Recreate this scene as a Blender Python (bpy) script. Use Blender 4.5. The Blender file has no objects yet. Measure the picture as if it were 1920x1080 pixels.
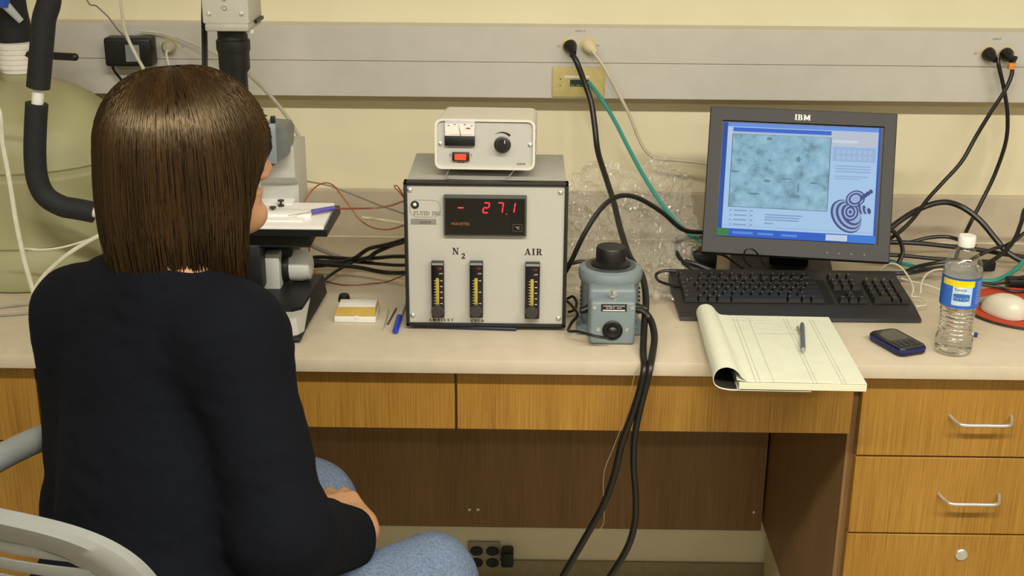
import bpy, bmesh, math, random
import numpy as np
from mathutils import Matrix, Vector
random.seed(7); RNG = np.random.default_rng(7)
S = bpy.context.scene
COL = S.collection
R_ = math.radians

# ------------------------------------------------------------------ camera
F_PX, PITCH, YAW, ROLL = 2382.6, R_(19.404), R_(.589), R_(.454)
CAM = np.array([0., 0., 1.7446])
def _axes():
    cy, sy, cp, sp = math.cos(YAW), math.sin(YAW), math.cos(PITCH), math.sin(PITCH)
    fwd = np.array([-sy*cp, cy*cp, -sp]); right = np.array([cy, sy, 0.]); up = np.cross(right, fwd)
    c, s = math.cos(ROLL), math.sin(ROLL)
    return np.array([right*c+up*s, up*c-right*s, fwd])
AX = _axes()
cam = bpy.data.cameras.new('camera'); cam.sensor_fit = 'HORIZONTAL'; cam.sensor_width = 36
cam.lens = F_PX/1920*36; cam.clip_start = .05
co = bpy.data.objects.new('camera', cam); COL.objects.link(co)
m = Matrix.Identity(4)
for i in range(3):
    m[i][0], m[i][1], m[i][2], m[i][3] = AX[0][i], AX[1][i], -AX[2][i], CAM[i]
co.matrix_world = m; S.camera = co
def ray(u, v): return AX.T @ np.array([(u-960)/F_PX, (540-v)/F_PX, 1.])
def pz(u, v, z): d = ray(u, v); return CAM+d*(z-CAM[2])/d[2]      # point seen at a pixel, on a level plane
def py(u, v, y): d = ray(u, v); return CAM+d*y/d[1]                # ... on a plane parallel to the wall

# ------------------------------------------------------------------ world, lights, exposure
w = bpy.data.worlds.new('world'); S.world = w; w.use_nodes = True
w.node_tree.nodes['Background'].inputs[0].default_value = (.9, .95, 1, 1)
w.node_tree.nodes['Background'].inputs[1].default_value = .02
S.view_settings.view_transform = 'Standard'; S.view_settings.look = 'None'
S.view_settings.exposure = -.07; S.view_settings.gamma = 1
S.view_settings.use_curve_mapping = False
CEIL = 2.75
FIXTURES = [(-1.35, .38, .55), (.15, .38, 1.55), (1.65, .38, 1.2), (-1.35, -1.5, .4), (.15, -1.5, .45), (1.65, -1.5, .45)]  # the rear row is unseen, added as front fill
for fx, fy, k in FIXTURES:
    l = bpy.data.lights.new('tube_light', 'AREA'); l.shape = 'RECTANGLE'; l.size = 1.2; l.size_y = .13
    l.energy = 40*k; l.color = (1, .955, .85)
    o = bpy.data.objects.new('tube_light', l); COL.objects.link(o); o.location = (fx, fy, CEIL-.075)

# ------------------------------------------------------------------ materials
def lin(c):
    if isinstance(c, str):
        c = [int(c[i:i+2], 16)/255 for i in (0, 2, 4)]
    return tuple(x/12.92 if x <= .04045 else ((x+.055)/1.055)**2.4 for x in c)+(1,)
MATS = {}
def pm(name, col, rough=.5, metal=0, var=.08, scale=60, bump=0, spec=.5, emit=0, coat=0, stretch=(1, 1, 1), bscale=None):
    if name in MATS: return MATS[name]
    mt = bpy.data.materials.new(name); mt.use_nodes = True; nt = mt.node_tree; b = nt.nodes['Principled BSDF']
    c = lin(col); b.inputs['Roughness'].default_value = rough; b.inputs['Metallic'].default_value = metal
    b.inputs['Specular IOR Level'].default_value = spec; b.inputs['Coat Weight'].default_value = coat
    g = nt.nodes.new('ShaderNodeNewGeometry'); mp = nt.nodes.new('ShaderNodeMapping'); mp.inputs['Scale'].default_value = stretch
    nt.links.new(g.outputs['Position'], mp.inputs['Vector'])
    n = nt.nodes.new('ShaderNodeTexNoise'); n.inputs['Scale'].default_value = scale; n.inputs['Detail'].default_value = 4
    nt.links.new(mp.outputs[0], n.inputs['Vector'])
    r = nt.nodes.new('ShaderNodeValToRGB'); r.color_ramp.elements[0].position = .3; r.color_ramp.elements[1].position = .7
    r.color_ramp.elements[0].color = tuple(x*(1-var) for x in c[:3])+(1,); r.color_ramp.elements[1].color = tuple(min(1, x*(1+var)) for x in c[:3])+(1,)
    nt.links.new(n.outputs['Fac'], r.inputs[0]); nt.links.new(r.outputs[0], b.inputs['Base Color'])
    if bump:
        n2 = nt.nodes.new('ShaderNodeTexNoise'); n2.inputs['Scale'].default_value = bscale or scale*4; n2.inputs['Detail'].default_value = 3
        nt.links.new(mp.outputs[0], n2.inputs['Vector'])
        bp = nt.nodes.new('ShaderNodeBump'); bp.inputs['Strength'].default_value = bump; bp.inputs['Distance'].default_value = .002
        nt.links.new(n2.outputs['Fac'], bp.inputs['Height']); nt.links.new(bp.outputs[0], b.inputs['Normal'])
    if emit:
        b.inputs['Emission Color'].default_value = c; b.inputs['Emission Strength'].default_value = emit
    MATS[name] = mt; return mt
def emat(name, col, k=1.0):
    mt = pm(name, col, .6, var=.0); b = mt.node_tree.nodes['Principled BSDF']
    b.inputs['Emission Color'].default_value = lin(col); b.inputs['Emission Strength'].default_value = k
    for l in list(b.inputs['Base Color'].links): mt.node_tree.links.remove(l)
    b.inputs['Base Color'].default_value = (.01, .01, .01, 1); b.inputs['Specular IOR Level'].default_value = .1
    return mt
def wood(name, dark, light, rough=.4):
    mt = bpy.data.materials.new(name); mt.use_nodes = True; nt = mt.node_tree; b = nt.nodes['Principled BSDF']; N = nt.nodes.new
    g = N('ShaderNodeNewGeometry'); mp = N('ShaderNodeMapping'); mp.inputs['Scale'].default_value = (420, 420, 6)
    nt.links.new(g.outputs['Position'], mp.inputs[0])
    n = N('ShaderNodeTexNoise'); n.inputs['Scale'].default_value = 1; n.inputs['Detail'].default_value = 5; n.inputs['Roughness'].default_value = .65
    nt.links.new(mp.outputs[0], n.inputs[0])
    mp2 = N('ShaderNodeMapping'); mp2.inputs['Scale'].default_value = (16, 16, 1.2); nt.links.new(g.outputs['Position'], mp2.inputs[0])
    n2 = N('ShaderNodeTexNoise'); n2.inputs['Scale'].default_value = 1; n2.inputs['Detail'].default_value = 3; nt.links.new(mp2.outputs[0], n2.inputs[0])
    mx = N('ShaderNodeMath'); mx.operation = 'MULTIPLY_ADD'; mx.inputs[1].default_value = .75
    ad = N('ShaderNodeMath'); ad.operation = 'MULTIPLY'; ad.inputs[1].default_value = .25
    nt.links.new(n2.outputs['Fac'], ad.inputs[0]); nt.links.new(n.outputs['Fac'], mx.inputs[0]); nt.links.new(ad.outputs[0], mx.inputs[2])
    r = N('ShaderNodeValToRGB'); r.color_ramp.elements[0].position = .36; r.color_ramp.elements[1].position = .6
    r.color_ramp.elements[0].color = lin(dark); r.color_ramp.elements[1].color = lin(light)
    nt.links.new(mx.outputs[0], r.inputs[0]); nt.links.new(r.outputs[0], b.inputs['Base Color'])
    bp = N('ShaderNodeBump'); bp.inputs['Strength'].default_value = .12; bp.inputs['Distance'].default_value = .001
    nt.links.new(n.outputs['Fac'], bp.inputs['Height']); nt.links.new(bp.outputs[0], b.inputs['Normal'])
    b.inputs['Roughness'].default_value = rough; b.inputs['Specular IOR Level'].default_value = .35
    return mt
def glassy(name, col=(1, 1, 1), rough=.05, alpha=.85, ior=1.45, diffuse=False):
    """thin clear plastic: mostly see-through with a glossy skin"""
    mt = bpy.data.materials.new(name); mt.use_nodes = True; nt = mt.node_tree; N = nt.nodes.new
    nt.nodes.remove(nt.nodes['Principled BSDF']); out = nt.nodes['Material Output']
    t = N('ShaderNodeBsdfTransparent'); t.inputs[0].default_value = tuple(col)+(1,)
    gl = N('ShaderNodeBsdfGlossy'); gl.inputs['Roughness'].default_value = rough
    lw = N('ShaderNodeLayerWeight'); lw.inputs[0].default_value = .5
    pw_ = N('ShaderNodeMath'); pw_.operation = 'POWER'; pw_.inputs[1].default_value = 3.5; nt.links.new(lw.outputs['Facing'], pw_.inputs[0])
    fr = N('ShaderNodeMath'); fr.operation = 'MULTIPLY_ADD'; fr.inputs[1].default_value = .55; fr.inputs[2].default_value = (ior-1)**2/(ior+1)**2; fr.use_clamp = True; nt.links.new(pw_.outputs[0], fr.inputs[0])
    d = N('ShaderNodeBsdfDiffuse' if diffuse else 'ShaderNodeBsdfTranslucent'); d.inputs[0].default_value = (.9, .88, .8, 1)
    m1 = N('ShaderNodeMixShader'); m1.inputs[0].default_value = 1-alpha
    nt.links.new(t.outputs[0], m1.inputs[1]); nt.links.new(d.outputs[0], m1.inputs[2])
    m2 = N('ShaderNodeMixShader'); nt.links.new(fr.outputs[0], m2.inputs[0]); nt.links.new(m1.outputs[0], m2.inputs[1]); nt.links.new(gl.outputs[0], m2.inputs[2])
    nt.links.new(m2.outputs[0], out.inputs['Surface'])
    return mt

M_WALL = pm('wall_paint', 'e4dbb9', .8, var=.03, scale=6, bump=.05)
M_WALL2 = pm('wall_paint_low', 'd3c598', .8, var=.05, scale=8)
M_CEIL = pm('ceiling_tile', 'd8d2c0', .9, var=.03)
M_FLOOR = pm('floor_vinyl', 'aaa28c', .5, var=.15, scale=14)
M_BASE = pm('baseboard_vinyl', '968a68', .6)
M_RACE = pm('raceway_enamel', 'c6c2b8', .45, var=.03, scale=20)
M_LAM = pm('counter_laminate', 'c5b8a1', .42, var=.04, scale=35, bump=.02)
M_WOOD = wood('oak_veneer', '875d1e', 'a97f36')
M_WOODD = wood('wood_shade_tone', '785a34', '917048', .55)  # darker wood copy; kneehole shade is put into the colour
M_GAP = pm('dark_gap', '1c130a', .8)
M_BLACK = pm('black_plastic', '111111', .42, var=.1)
M_CORD = pm('black_rubber', '14130f', .38, var=.15, scale=30)
M_FOAM = pm('black_foam', '15161a', .75, var=.25, scale=120, bump=.4, bscale=500)
M_WHITE = pm('white_plastic', 'e6e3da', .4, var=.03)
M_IVORY = pm('ivory_plastic', 'd6c88e', .45, var=.04)
M_CREAMP = pm('cream_plug', 'd8c9a4', .45)
M_STEEL = pm('steel', 'd6d4ce', .3, .75, var=.03)
M_GREY = pm('grey_enamel', 'b3b2ac', .42, var=.03)
M_INK = pm('ink', '1c1b19', .7, var=0)
M_TEAL = pm('teal_jacket', '2f8c80', .45)
M_TUBE = pm('milky_tube', 'cfcbb4', .35)
M_COPPER = pm('copper_enamel', '9a5a28', .4)
M_RED = pm('red_ink', 'b8402c', .6)

# ------------------------------------------------------------------ mesh helpers
def xf(M, v): return [tuple(M @ Vector(p)) for p in v]
class MB:
    def __init__(s): s.v, s.f = [], []
    def add(s, v, f, M=None):
        n = len(s.v); s.v += xf(M, v) if M is not None else [tuple(p) for p in v]
        s.f += [tuple(i+n for i in q) for q in f]; return s
    def bm(s, b, M=None):
        b.verts.ensure_lookup_table(); b.verts.index_update()
        s.add([v.co[:] for v in b.verts], [[v.index for v in f.verts] for f in b.faces], M); b.free(); return s
    def box(s, c, d, bev=0, seg=2, M=None):
        b = bmesh.new(); bmesh.ops.create_cube(b, size=1)
        for v in b.verts: v.co = Vector((c[0]+v.co.x*d[0], c[1]+v.co.y*d[1], c[2]+v.co.z*d[2]))
        if bev: bmesh.ops.bevel(b, geom=b.edges[:], offset=bev, segments=seg, profile=.5, affect='EDGES')
        return s.bm(b, M)
    def bx(s, x0, x1, y0, y1, z0, z1, bev=0, seg=2, M=None):
        return s.box(((x0+x1)/2, (y0+y1)/2, (z0+z1)/2), (abs(x1-x0), abs(y1-y0), abs(z1-z0)), bev, seg, M)
    def lathe(s, prof, n=24, M=None):
        v, f = [], []
        for r, z in prof:
            for i in range(n):
                a = 2*math.pi*i/n; v.append((r*math.cos(a), r*math.sin(a), z))
        for j in range(len(prof)-1):
            for i in range(n):
                k = (i+1) % n; f.append((j*n+i, j*n+k, (j+1)*n+k, (j+1)*n+i))
        if prof[0][0] > 1e-6: f.append(tuple(range(n-1, -1, -1)))
        if prof[-1][0] > 1e-6: f.append(tuple((len(prof)-1)*n+i for i in range(n)))
        return s.add(v, f, M)
    def cyl(s, p0, p1, r0, r1=None, n=16):
        p0, p1 = Vector(p0), Vector(p1); d = p1-p0
        M = Matrix.Translation(p0) @ d.to_track_quat('Z', 'Y').to_matrix().to_4x4()
        return s.lathe([(r0, 0), (r0 if r1 is None else r1, d.length)], n, M)
    def ball(s, c, r, n=12, M=None):
        r = r if isinstance(r, (tuple, list)) else (r, r, r)
        prof = [(math.sin(math.pi*i/n), -math.cos(math.pi*i/n)) for i in range(n+1)]
        T = Matrix.Translation(c) @ Matrix.Diagonal((r[0], r[1], r[2], 1))
        prof[0] = (1e-7, -1); prof[-1] = (1e-7, 1)
        return s.lathe(prof, 2*n, M @ T if M is not None else T)
    def tube(s, pts, r, n=8, smooth=6, ends=True):
        P = catmull(pts, smooth) if smooth else [Vector(p) for p in pts]
        rr = r if callable(r) else (lambda t: r)
        v, f = [], []; up = None
        for i, p in enumerate(P):
            t = (P[min(i+1, len(P)-1)]-P[max(i-1, 0)])
            t = t.normalized() if t.length > 1e-9 else Vector((0, 0, 1))
            if up is None: up = t.orthogonal().normalized()
            up = (up-t*up.dot(t)); up = up.normalized() if up.length > 1e-6 else t.orthogonal().normalized()
            sd = t.cross(up); q = rr(i/(len(P)-1))
            for k in range(n):
                a = 2*math.pi*k/n; v.append(tuple(p+(up*math.cos(a)+sd*math.sin(a))*q))
        for i in range(len(P)-1):
            for k in range(n):
                l = (k+1) % n; f.append((i*n+k, i*n+l, (i+1)*n+l, (i+1)*n+k))
        if ends: f += [tuple(range(n-1, -1, -1)), tuple((len(P)-1)*n+k for k in range(n))]
        return s.add(v, f)
    def prism(s, poly, y0, y1, M=None):
        """polygon in x,z extruded along y"""
        n = len(poly); v = [(x, y0, z) for x, z in poly]+[(x, y1, z) for x, z in poly]
        a = sum(poly[i][0]*poly[(i+1) % n][1]-poly[(i+1) % n][0]*poly[i][1] for i in range(n))
        f = [tuple(range(n)), tuple(range(2*n-1, n-1, -1))]+[(i, i+n, (i+1) % n+n, (i+1) % n) for i in range(n)]
        if a < 0: f = [tuple(reversed(q)) for q in f]
        return s.add(v, f, M)
    def mesh(s, name, off=None):
        me = bpy.data.meshes.new(name); v = s.v
        if off is not None: v = [(a-off[0], b-off[1], c-off[2]) for a, b, c in v]
        me.from_pydata(v, [], s.f); me.update(); me.shade_smooth(); me.set_sharp_from_angle(angle=R_(38)); return me
    def build(s, name, mat, parent=None, label=None, M=None):
        if M is not None: s.v = xf(M, s.v)
        off = None
        if parent is None:
            a = np.array(s.v); off = ((a[:, 0].min()+a[:, 0].max())/2, (a[:, 1].min()+a[:, 1].max())/2, a[:, 2].min())
        o = bpy.data.objects.new(name, s.mesh(name, off)); COL.objects.link(o)
        o.data.materials.append(mat)
        if parent is not None: o.parent = parent
        else: o.location = off
        if label: o['label'] = label
        return o
def loose(mb, name, mat, parent, M=None):
    """one object for each unconnected piece"""
    par = list(range(len(mb.v)))
    def fd(i):
        while par[i] != i: par[i] = par[par[i]]; i = par[i]
        return i
    for q in mb.f:
        for j in q[1:]: par[fd(j)] = fd(q[0])
    grp = {}
    for i in range(len(mb.v)): grp.setdefault(fd(i), []).append(i)
    out = []
    for g in grp.values():
        ix = {a: k for k, a in enumerate(g)}; b = MB(); b.v = [mb.v[a] for a in g]; b.f = [tuple(ix[a] for a in q) for q in mb.f if q[0] in ix]
        out.append(b.build(name, mat, parent, M=M))
    return out
def catmull(pts, k=6):
    P = [Vector(p) for p in pts]
    if len(P) < 3: return P
    Q = [P[0]*2-P[1]]+P+[P[-1]*2-P[-2]]; out = []
    for i in range(1, len(Q)-2):
        a, b, c, d = Q[i-1:i+3]
        for j in range(k):
            t = j/k; out.append(.5*((2*b)+(c-a)*t+(2*a-5*b+4*c-d)*t*t+(3*b-a-3*c+d)*t**3))
    out.append(P[-1]); return out
def thing(name, label, cat, loc=(0, 0, 0), rz=0, group=None):
    o = bpy.data.objects.new(name, None); COL.objects.link(o); o.empty_display_size = .05
    o.location = loc; o.rotation_euler = (0, 0, rz); tag(o, label, cat, group); return o
def tag(o, label, cat, group=None):
    o['label'] = label; o['category'] = cat
    if group: o['group'] = group
    return o
def struct(name, mb, mat):
    o = mb.build(name, mat); o['kind'] = 'structure'; return o
def inst(me, name, parent, loc=(0, 0, 0)):
    o = bpy.data.objects.new(name, me); COL.objects.link(o); o.parent = parent; o.location = loc; return o
STAND = Matrix.Rotation(R_(90), 4, 'X')
def text(name, s, h, mat, parent, loc, M=None, depth=.0002, bold=0, align='CENTER', sx=1.0, shear=0):
    """flat print standing in the x,z plane, facing -y"""
    cu = bpy.data.curves.new('t', 'FONT'); cu.body = s; cu.size = h*1.38; cu.align_x = align; cu.extrude = depth/2; cu.offset = bold; cu.shear = shear; cu.resolution_u = 2
    t = bpy.data.objects.new('t', cu); COL.objects.link(t)
    dg = bpy.context.evaluated_depsgraph_get(); me = bpy.data.meshes.new_from_object(t.evaluated_get(dg))
    bpy.data.objects.remove(t); bpy.data.curves.remove(cu)
    T = Matrix.Translation(loc) @ Matrix.Diagonal((sx, 1, 1, 1)) @ STAND
    me.transform(M @ T if M is not None else T); me.name = name
    me.materials.clear(); me.materials.append(mat)
    o = bpy.data.objects.new(name, me); COL.objects.link(o); o.parent = parent; return o
def serif(s, h, x, z, y0, y1, mb, gap=.22, wt=.17):
    """bold slab-serif capitals in the x,z plane, left edge at x, baseline z; returns the right edge"""
    def rect(a, b, c, d): return [(a, c), (b, c), (b, d), (a, d)]
    def bar(x0, z0, x1, z1, w): return [(x0-w/2, z0), (x0+w/2, z0), (x1+w/2, z1), (x1-w/2, z1)]
    def arc(cx, cz, rx, rz, a0, a1, w, n=8):
        return [[(cx+(rx-k*w)*math.cos(a), cz+(rz-k*w*.7)*math.sin(a)) for a, k in ((R_(a0+(a1-a0)*i/n), 0), (R_(a0+(a1-a0)*(i+1)/n), 0), (R_(a0+(a1-a0)*(i+1)/n), 1), (R_(a0+(a1-a0)*i/n), 1))] for i in range(n)]
    t = .07; w = wt*1.25
    G = {
        'N': (.95, [bar(.2, 0, .2, 1, .1), bar(.22, 1, .75, 0, w), bar(.77, 0, .77, 1, .1), rect(.04, .36, 0, t), rect(.0, .3, 1-t, 1), rect(.6, .95, 1-t, 1)]),
        'A': (.98, [bar(.18, 0, .48, 1, .1), bar(.8, 0, .5, 1, w), rect(.28, .68, .28, .28+t), rect(.0, .36, 0, t), rect(.6, .98, 0, t)]),
        'I': (.46, [bar(.23, 0, .23, 1, w), rect(0, .46, 0, t), rect(0, .46, 1-t, 1)]),
        'R': (.95, [bar(.22, 0, .22, 1, w), rect(0, .42, 0, t), rect(0, .5, 1-t, 1), rect(.2, .5, .46, .46+t), bar(.72, 0, .5, .5, w), rect(.62, .95, 0, t)]+arc(.48, .73, .3, .27, -90, 90, w)),
        '2': (.7, [rect(.05, .66, 0, .16), bar(.12, .1, .5, .55, w)]+arc(.34, .7, .3, .3, -40, 175, w)),
        'B': (.9, [bar(.22, 0, .22, 1, w), rect(0, .5, 0, t*1.3), rect(0, .5, 1-t*1.3, 1), rect(.2, .5, .47, .47+t)]+arc(.48, .74, .28, .26, -90, 90, w)+arc(.48, .26, .36, .27, -90, 90, w)),
        'M': (1.2, [bar(.2, 0, .2, 1, w), bar(.24, 1, .6, .12, w), bar(.96, 1, .6, .12, w), bar(1.0, 0, 1.0, 1, w), rect(0, .4, 0, t*1.3), rect(.8, 1.2, 0, t*1.3), rect(.0, .3, 1-t*1.3, 1), rect(.9, 1.2, 1-t*1.3, 1)]),
        'E': (.8, [bar(.22, 0, .22, 1, w), rect(0, .75, 0, t), rect(0, .72, 1-t, 1), rect(.2, .6, .47, .47+t), rect(.68, .78, 0, .25), rect(.65, .75, .76, 1)]),
        'T': (.8, [bar(.4, 0, .4, 1, w), rect(.2, .6, 0, t), rect(0, .8, 1-t, 1), rect(0, .08, .75, 1), rect(.72, .8, .75, 1)]),
        'C': (.85, [rect(.68, .76, .7, .95)]+arc(.45, .5, .42, .5, 45, 320, w, 12)),
        'O': (.95, arc(.47, .5, .45, .5, 0, 360, w, 16)),
        'L': (.8, [bar(.22, 0, .22, 1, w), rect(0, .75, 0, t), rect(0, .45, 1-t, 1), rect(.68, .78, 0, .28)]),
        'D': (.95, [bar(.22, 0, .22, 1, w), rect(0, .5, 0, t), rect(0, .5, 1-t, 1)]+arc(.45, .5, .45, .5, -90, 90, w, 10)),
        'F': (.75, [bar(.22, 0, .22, 1, w), rect(0, .45, 0, t), rect(0, .72, 1-t, 1), rect(.2, .6, .47, .47+t), rect(.65, .73, .76, 1)]),
        'U': (.9, [bar(.22, .3, .22, 1, w), bar(.72, .3, .72, 1, .1), rect(.0, .42, 1-t, 1), rect(.55, .9, 1-t, 1)]+arc(.47, .3, .33, .3, 180, 360, w*.8)),
        '.': (.3, [rect(.05, .22, 0, .15)]), ' ': (.5, []),
    }
    for ch in s:
        ww, polys = G[ch]
        for p in polys: mb.prism([(x+a*h, z+b*h) for a, b in p], y0, y1)
        x += (ww+gap)*h
    return x-gap*h

# ------------------------------------------------------------------ the room
XL, XR, YF, YW = -2.6, 2.6, -2.6, 2.752
struct('floor', MB().bx(XL, XR, YF, YW, -.05, 0), M_FLOOR)
struct('ceiling', MB().bx(XL, XR, YF, YW, CEIL, CEIL+.05), M_CEIL)
struct('wall_back', MB().bx(XL, XR, YW, YW+.1, 0, CEIL), M_WALL)
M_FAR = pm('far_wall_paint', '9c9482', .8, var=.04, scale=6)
struct('wall_front', MB().bx(XL, XR, YF-.1, YF, 0, CEIL), M_FAR)
struct('wall_left', MB().bx(XL-.1, XL, YF, YW, 0, CEIL), M_FAR)
struct('wall_right', MB().bx(XR, XR+.1, YF, YW, 0, CEIL), M_FAR)
struct('baseboard_back', MB().bx(-1.2, .62, YW-.008, YW, 0, .062, .002), M_BASE)
for i, (fx, fy, k) in enumerate(FIXTURES):
    t = thing('ceiling_light', 'long ceiling tube light, ' + ['left of the row over the photographer', 'middle of the row over the photographer', 'right of the row over the photographer', 'left of the added rear fill row', 'middle of the added rear fill row', 'right of the added rear fill row'][i], 'light', (fx, fy, CEIL-.07), 0, 'ceiling tube lights')
    mb = MB(); mb.bx(-.63, .63, -.13, .13, .05, .07); mb.bx(-.63, .63, -.13, -.12, 0, .05); mb.bx(-.63, .63, .12, .13, 0, .05); mb.bx(-.63, -.62, -.12, .12, 0, .05); mb.bx(.62, .63, -.12, .12, 0, .05)
    mb.build('housing', M_WHITE, t)
    for yy in (-.06, .06): MB().cyl((-.6, yy, .03), (.6, yy, .03), .013).build('tube', M_WHITE, t)

# ------------------------------------------------------------------ bench
CT = .90; CY0, CYB = 2.02, 2.733
ct = thing('countertop', 'long beige laminate bench top with a low backsplash', 'countertop', (0, 2.38, CT))
MB().bx(XL+.002, XR-.002, CY0-2.38, YW-2.38-.001, -.0255, 0, .0022, 2).build('slab', M_LAM, ct)
MB().bx(XL+.002, XR-.002, CYB-2.38, YW-2.38-.001, 0.0002, .108, .002, 1).build('backsplash', M_LAM, ct)
MB().tube([(XL+.003, CYB-2.38-.0005, .0006), (XR-.003, CYB-2.38-.0005, .0006)], .0018, 8, 0).build('caulk_bead', pm('caulk', 'ddd3b8', .5), ct)
# drawers under the top (aprons)
FY = 2.05
def apron(x0, x1, label):
    t = thing('apron_drawer', label, 'drawer', ((x0+x1)/2, FY, .755)); w2 = (x1-x0)/2
    MB().bx(-w2, w2, 0, .02, 0, .119, .001, 1).build('drawer_front', M_WOOD, t)
    MB().bx(-w2+.01, w2-.01, .02, .42, .004, .09).build('drawer_box', M_WOODD, t)
apron(-.855, -.1205, 'narrow oak drawer front under the bench, left of the seam, behind the woman')
apron(-.1165, .5805, 'long oak drawer front over the kneehole, right of the seam')
# kneehole back panel
t = thing('kneehole_panel', 'dark brown wood panel at the back of the kneehole', 'panel', (-.14, 2.70, .181))
MB().bx(-.72, .716, 0, .016, 0, .69).build('board', M_WOODD, t)
mb = MB()
for u, v in ((880, 955), (896, 955), (1414, 960)):
    p = py(u, v, 2.70); mb.lathe([(.004, 0), (.004, .002), (.002, .003)], 12, Matrix.Translation((p[0]+.14, -.0002, p[2]-.181)) @ Matrix.Rotation(R_(90), 4, 'X'))
loose(mb, 'screw', M_STEEL, t)
# cabinets
def cabinet(name, label, x0, x1, zs, handles, side=0):
    zb = zs[-1]
    t = thing(name, label, 'cabinet', ((x0+x1)/2, FY, zb)); w2 = (x1-x0)/2
    b = MB(); b.bx(-w2-.012 if side < 0 else -w2, w2+.012 if side > 0 else w2, .022, .69, 0, .873-zb); b.build('body', M_WOODD, t)
    for i in range(len(zs)-1):
        d = MB().bx(-w2+.0015, w2-.0015, 0, .02, zs[i+1]-zb+.0018, zs[i]-zb-.0018, .001, 1).build('drawer', M_WOOD, t)
        for kind, hx, hz in handles[i]:
            hx -= (x0+x1)/2; hz -= zb
            if kind == 'h':
                mb = MB(); q = .0505
                mb.tube([(hx-q-.004, 0, hz+.004), (hx-q+.002, -.018, hz+.001), (hx-q+.012, -.03, hz), (hx, -.031, hz), (hx+q-.012, -.03, hz), (hx+q-.002, -.018, hz+.001), (hx+q+.004, 0, hz+.004)], .0033, 10, 6)
                mb.build('handle', M_STEEL, d)
            else:
                T = Matrix.Translation((hx, 0, hz)) @ Matrix.Rotation(R_(90), 4, 'X')
                mb = MB().lathe([(.0115, 0), (.0115, .0025), (.010, .004), (.0065, .0042), (.006, .0055), (1e-6, .0056)], 24, T); mb.bx(hx-.0008, hx+.0008, -.0062, -.0052, hz-.003, hz+.003)
                mb.build('lock', M_STEEL, d)
    return t
cabinet('drawer_cabinet', 'oak drawer cabinet with bent steel pulls right of the kneehole', .5945, 1.07, [.870, .7115, .555, .19], [[('h', .8075, .789)], [('h', .8065, .634)], [('l', .808, .5135)]], -1)
cabinet('drawer_cabinet', 'oak drawer cabinet with bent steel pulls at the right end', 1.075, 1.56, [.870, .7115, .555, .19], [[('h', 1.32, .789)], [('h', 1.32, .634)], []])
cabinet('drawer_cabinet', 'oak cabinet at the left end, behind the grey chair', -1.36, -.86, [.870, .7195, .555, .19], [[], [], []], 1)
# cream plinths under the hung casework
struct('trim_1', MB().bx(.60, 1.56, 2.16, YW-.01, 0, .188), M_WALL2)
struct('trim_2', MB().bx(-1.36, -.88, 2.16, YW-.01, 0, .188), M_WALL2)

# ------------------------------------------------------------------ raceway on the wall
RY = 2.688
rw = thing('wall_raceway', 'long grey two-piece metal wall raceway above the bench', 'raceway', (0, RY, 1.227))
MB().bx(XL+.002, XR-.002, .003, YW-RY-.001, 0, .1484, .001, 1).build('channel', M_RACE, rw)
MB().bx(XL+.002, XR-.002, 0, .004, .0758, .1484, .0012, 1).build('upper_cover', M_RACE, rw)
MB().bx(XL+.002, XR-.002, 0, .004, 0, .0750, .0012, 1).build('lower_cover', M_RACE, rw)
for u, v in ((1068, 85), (1103, 85), (1852, 100), (1886, 101), (318, 86)):
    p = py(u, v, RY); T = Matrix.Translation((p[0], 0, p[2]-1.227)) @ Matrix.Rotation(R_(90), 4, 'X')
    o = MB().lathe([(.0165, 0), (.0165, .002), (.0155, .003), (1e-6, .0031)], 28, T).build('receptacle', M_IVORY, rw)
    mb = MB()
    for a, b in ((-.005, .003), (.005, .003)): mb.bx(p[0]+a-.0007, p[0]+a+.0007, -.0034, -.0029, p[2]-1.227+b-.003, p[2]-1.227+b+.003)
    loose(mb, 'slot', M_INK, o)
mb = MB()
for u, v in ((1048, 85), (1122, 84), (1829, 99), (343, 86)):
    p = py(u, v, RY); mb.lathe([(.0032, 0), (.0032, .0012), (1e-6, .0016)], 12, Matrix.Translation((p[0], 0, p[2]-1.227)) @ Matrix.Rotation(R_(90), 4, 'X'))
loose(mb, 'screw', M_STEEL, rw)
for (u, v), s in (((1088, 60), 'LP5H-19'), ((1869, 75), 'LP5H-9')):
    p = py(u, v, RY); text('circuit_number', s, .0042, pm('faint_ink', '6a6672', .7), rw, (p[0], -.0004, p[2]-1.227))
# data plate
a, b = py(1036, 125, RY), py(1133, 182, RY); cx, cz = (a[0]+b[0])/2, (a[2]+b[2])/2; W, H = b[0]-a[0], a[2]-b[2]
dp = thing('data_outlet_plate', 'ivory data outlet plate on the raceway with teal cable plugged in', 'outlet', (cx, RY, b[2]))
M_DATA = pm('ivory_dark', 'c3b375', .5)
MB().bx(-W/2, W/2, -.0045, 0, 0, H, .0015).build('plate', M_DATA, dp)
MB().bx(-.018, .022, -.0052, -.004, .023, .0375).build('port_recess', pm('port_dark', '1d3330', .5), dp)
mb = MB()
for x in (-.0125, -.0005): mb.bx(x-.004, x+.004, -.0056, -.0050, .025, .0262)
loose(mb, 'contact', M_STEEL, dp)
MB().bx(.0105, .0205, -.013, -.005, .0245, .0335, .001).build('data_plug', pm('clear_plug', 'a7bcb8', .3), dp)
mb = MB()
mb.bx(-.031, .022, -.0051, -.0044, .0415, .0455); mb.build('label_strip', M_WHITE, dp)
MB().bx(.0265, .0305, -.0056, -.004, .026, .0365, .0005).build('jack', M_DATA, dp)
mb = MB()
for x, z in ((-.0385, .0385), (-.0385, .0245)): mb.box((x, -.0046, z), (.0022, .0012, .0022))
loose(mb, 'screw', M_INK, dp)
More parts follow.
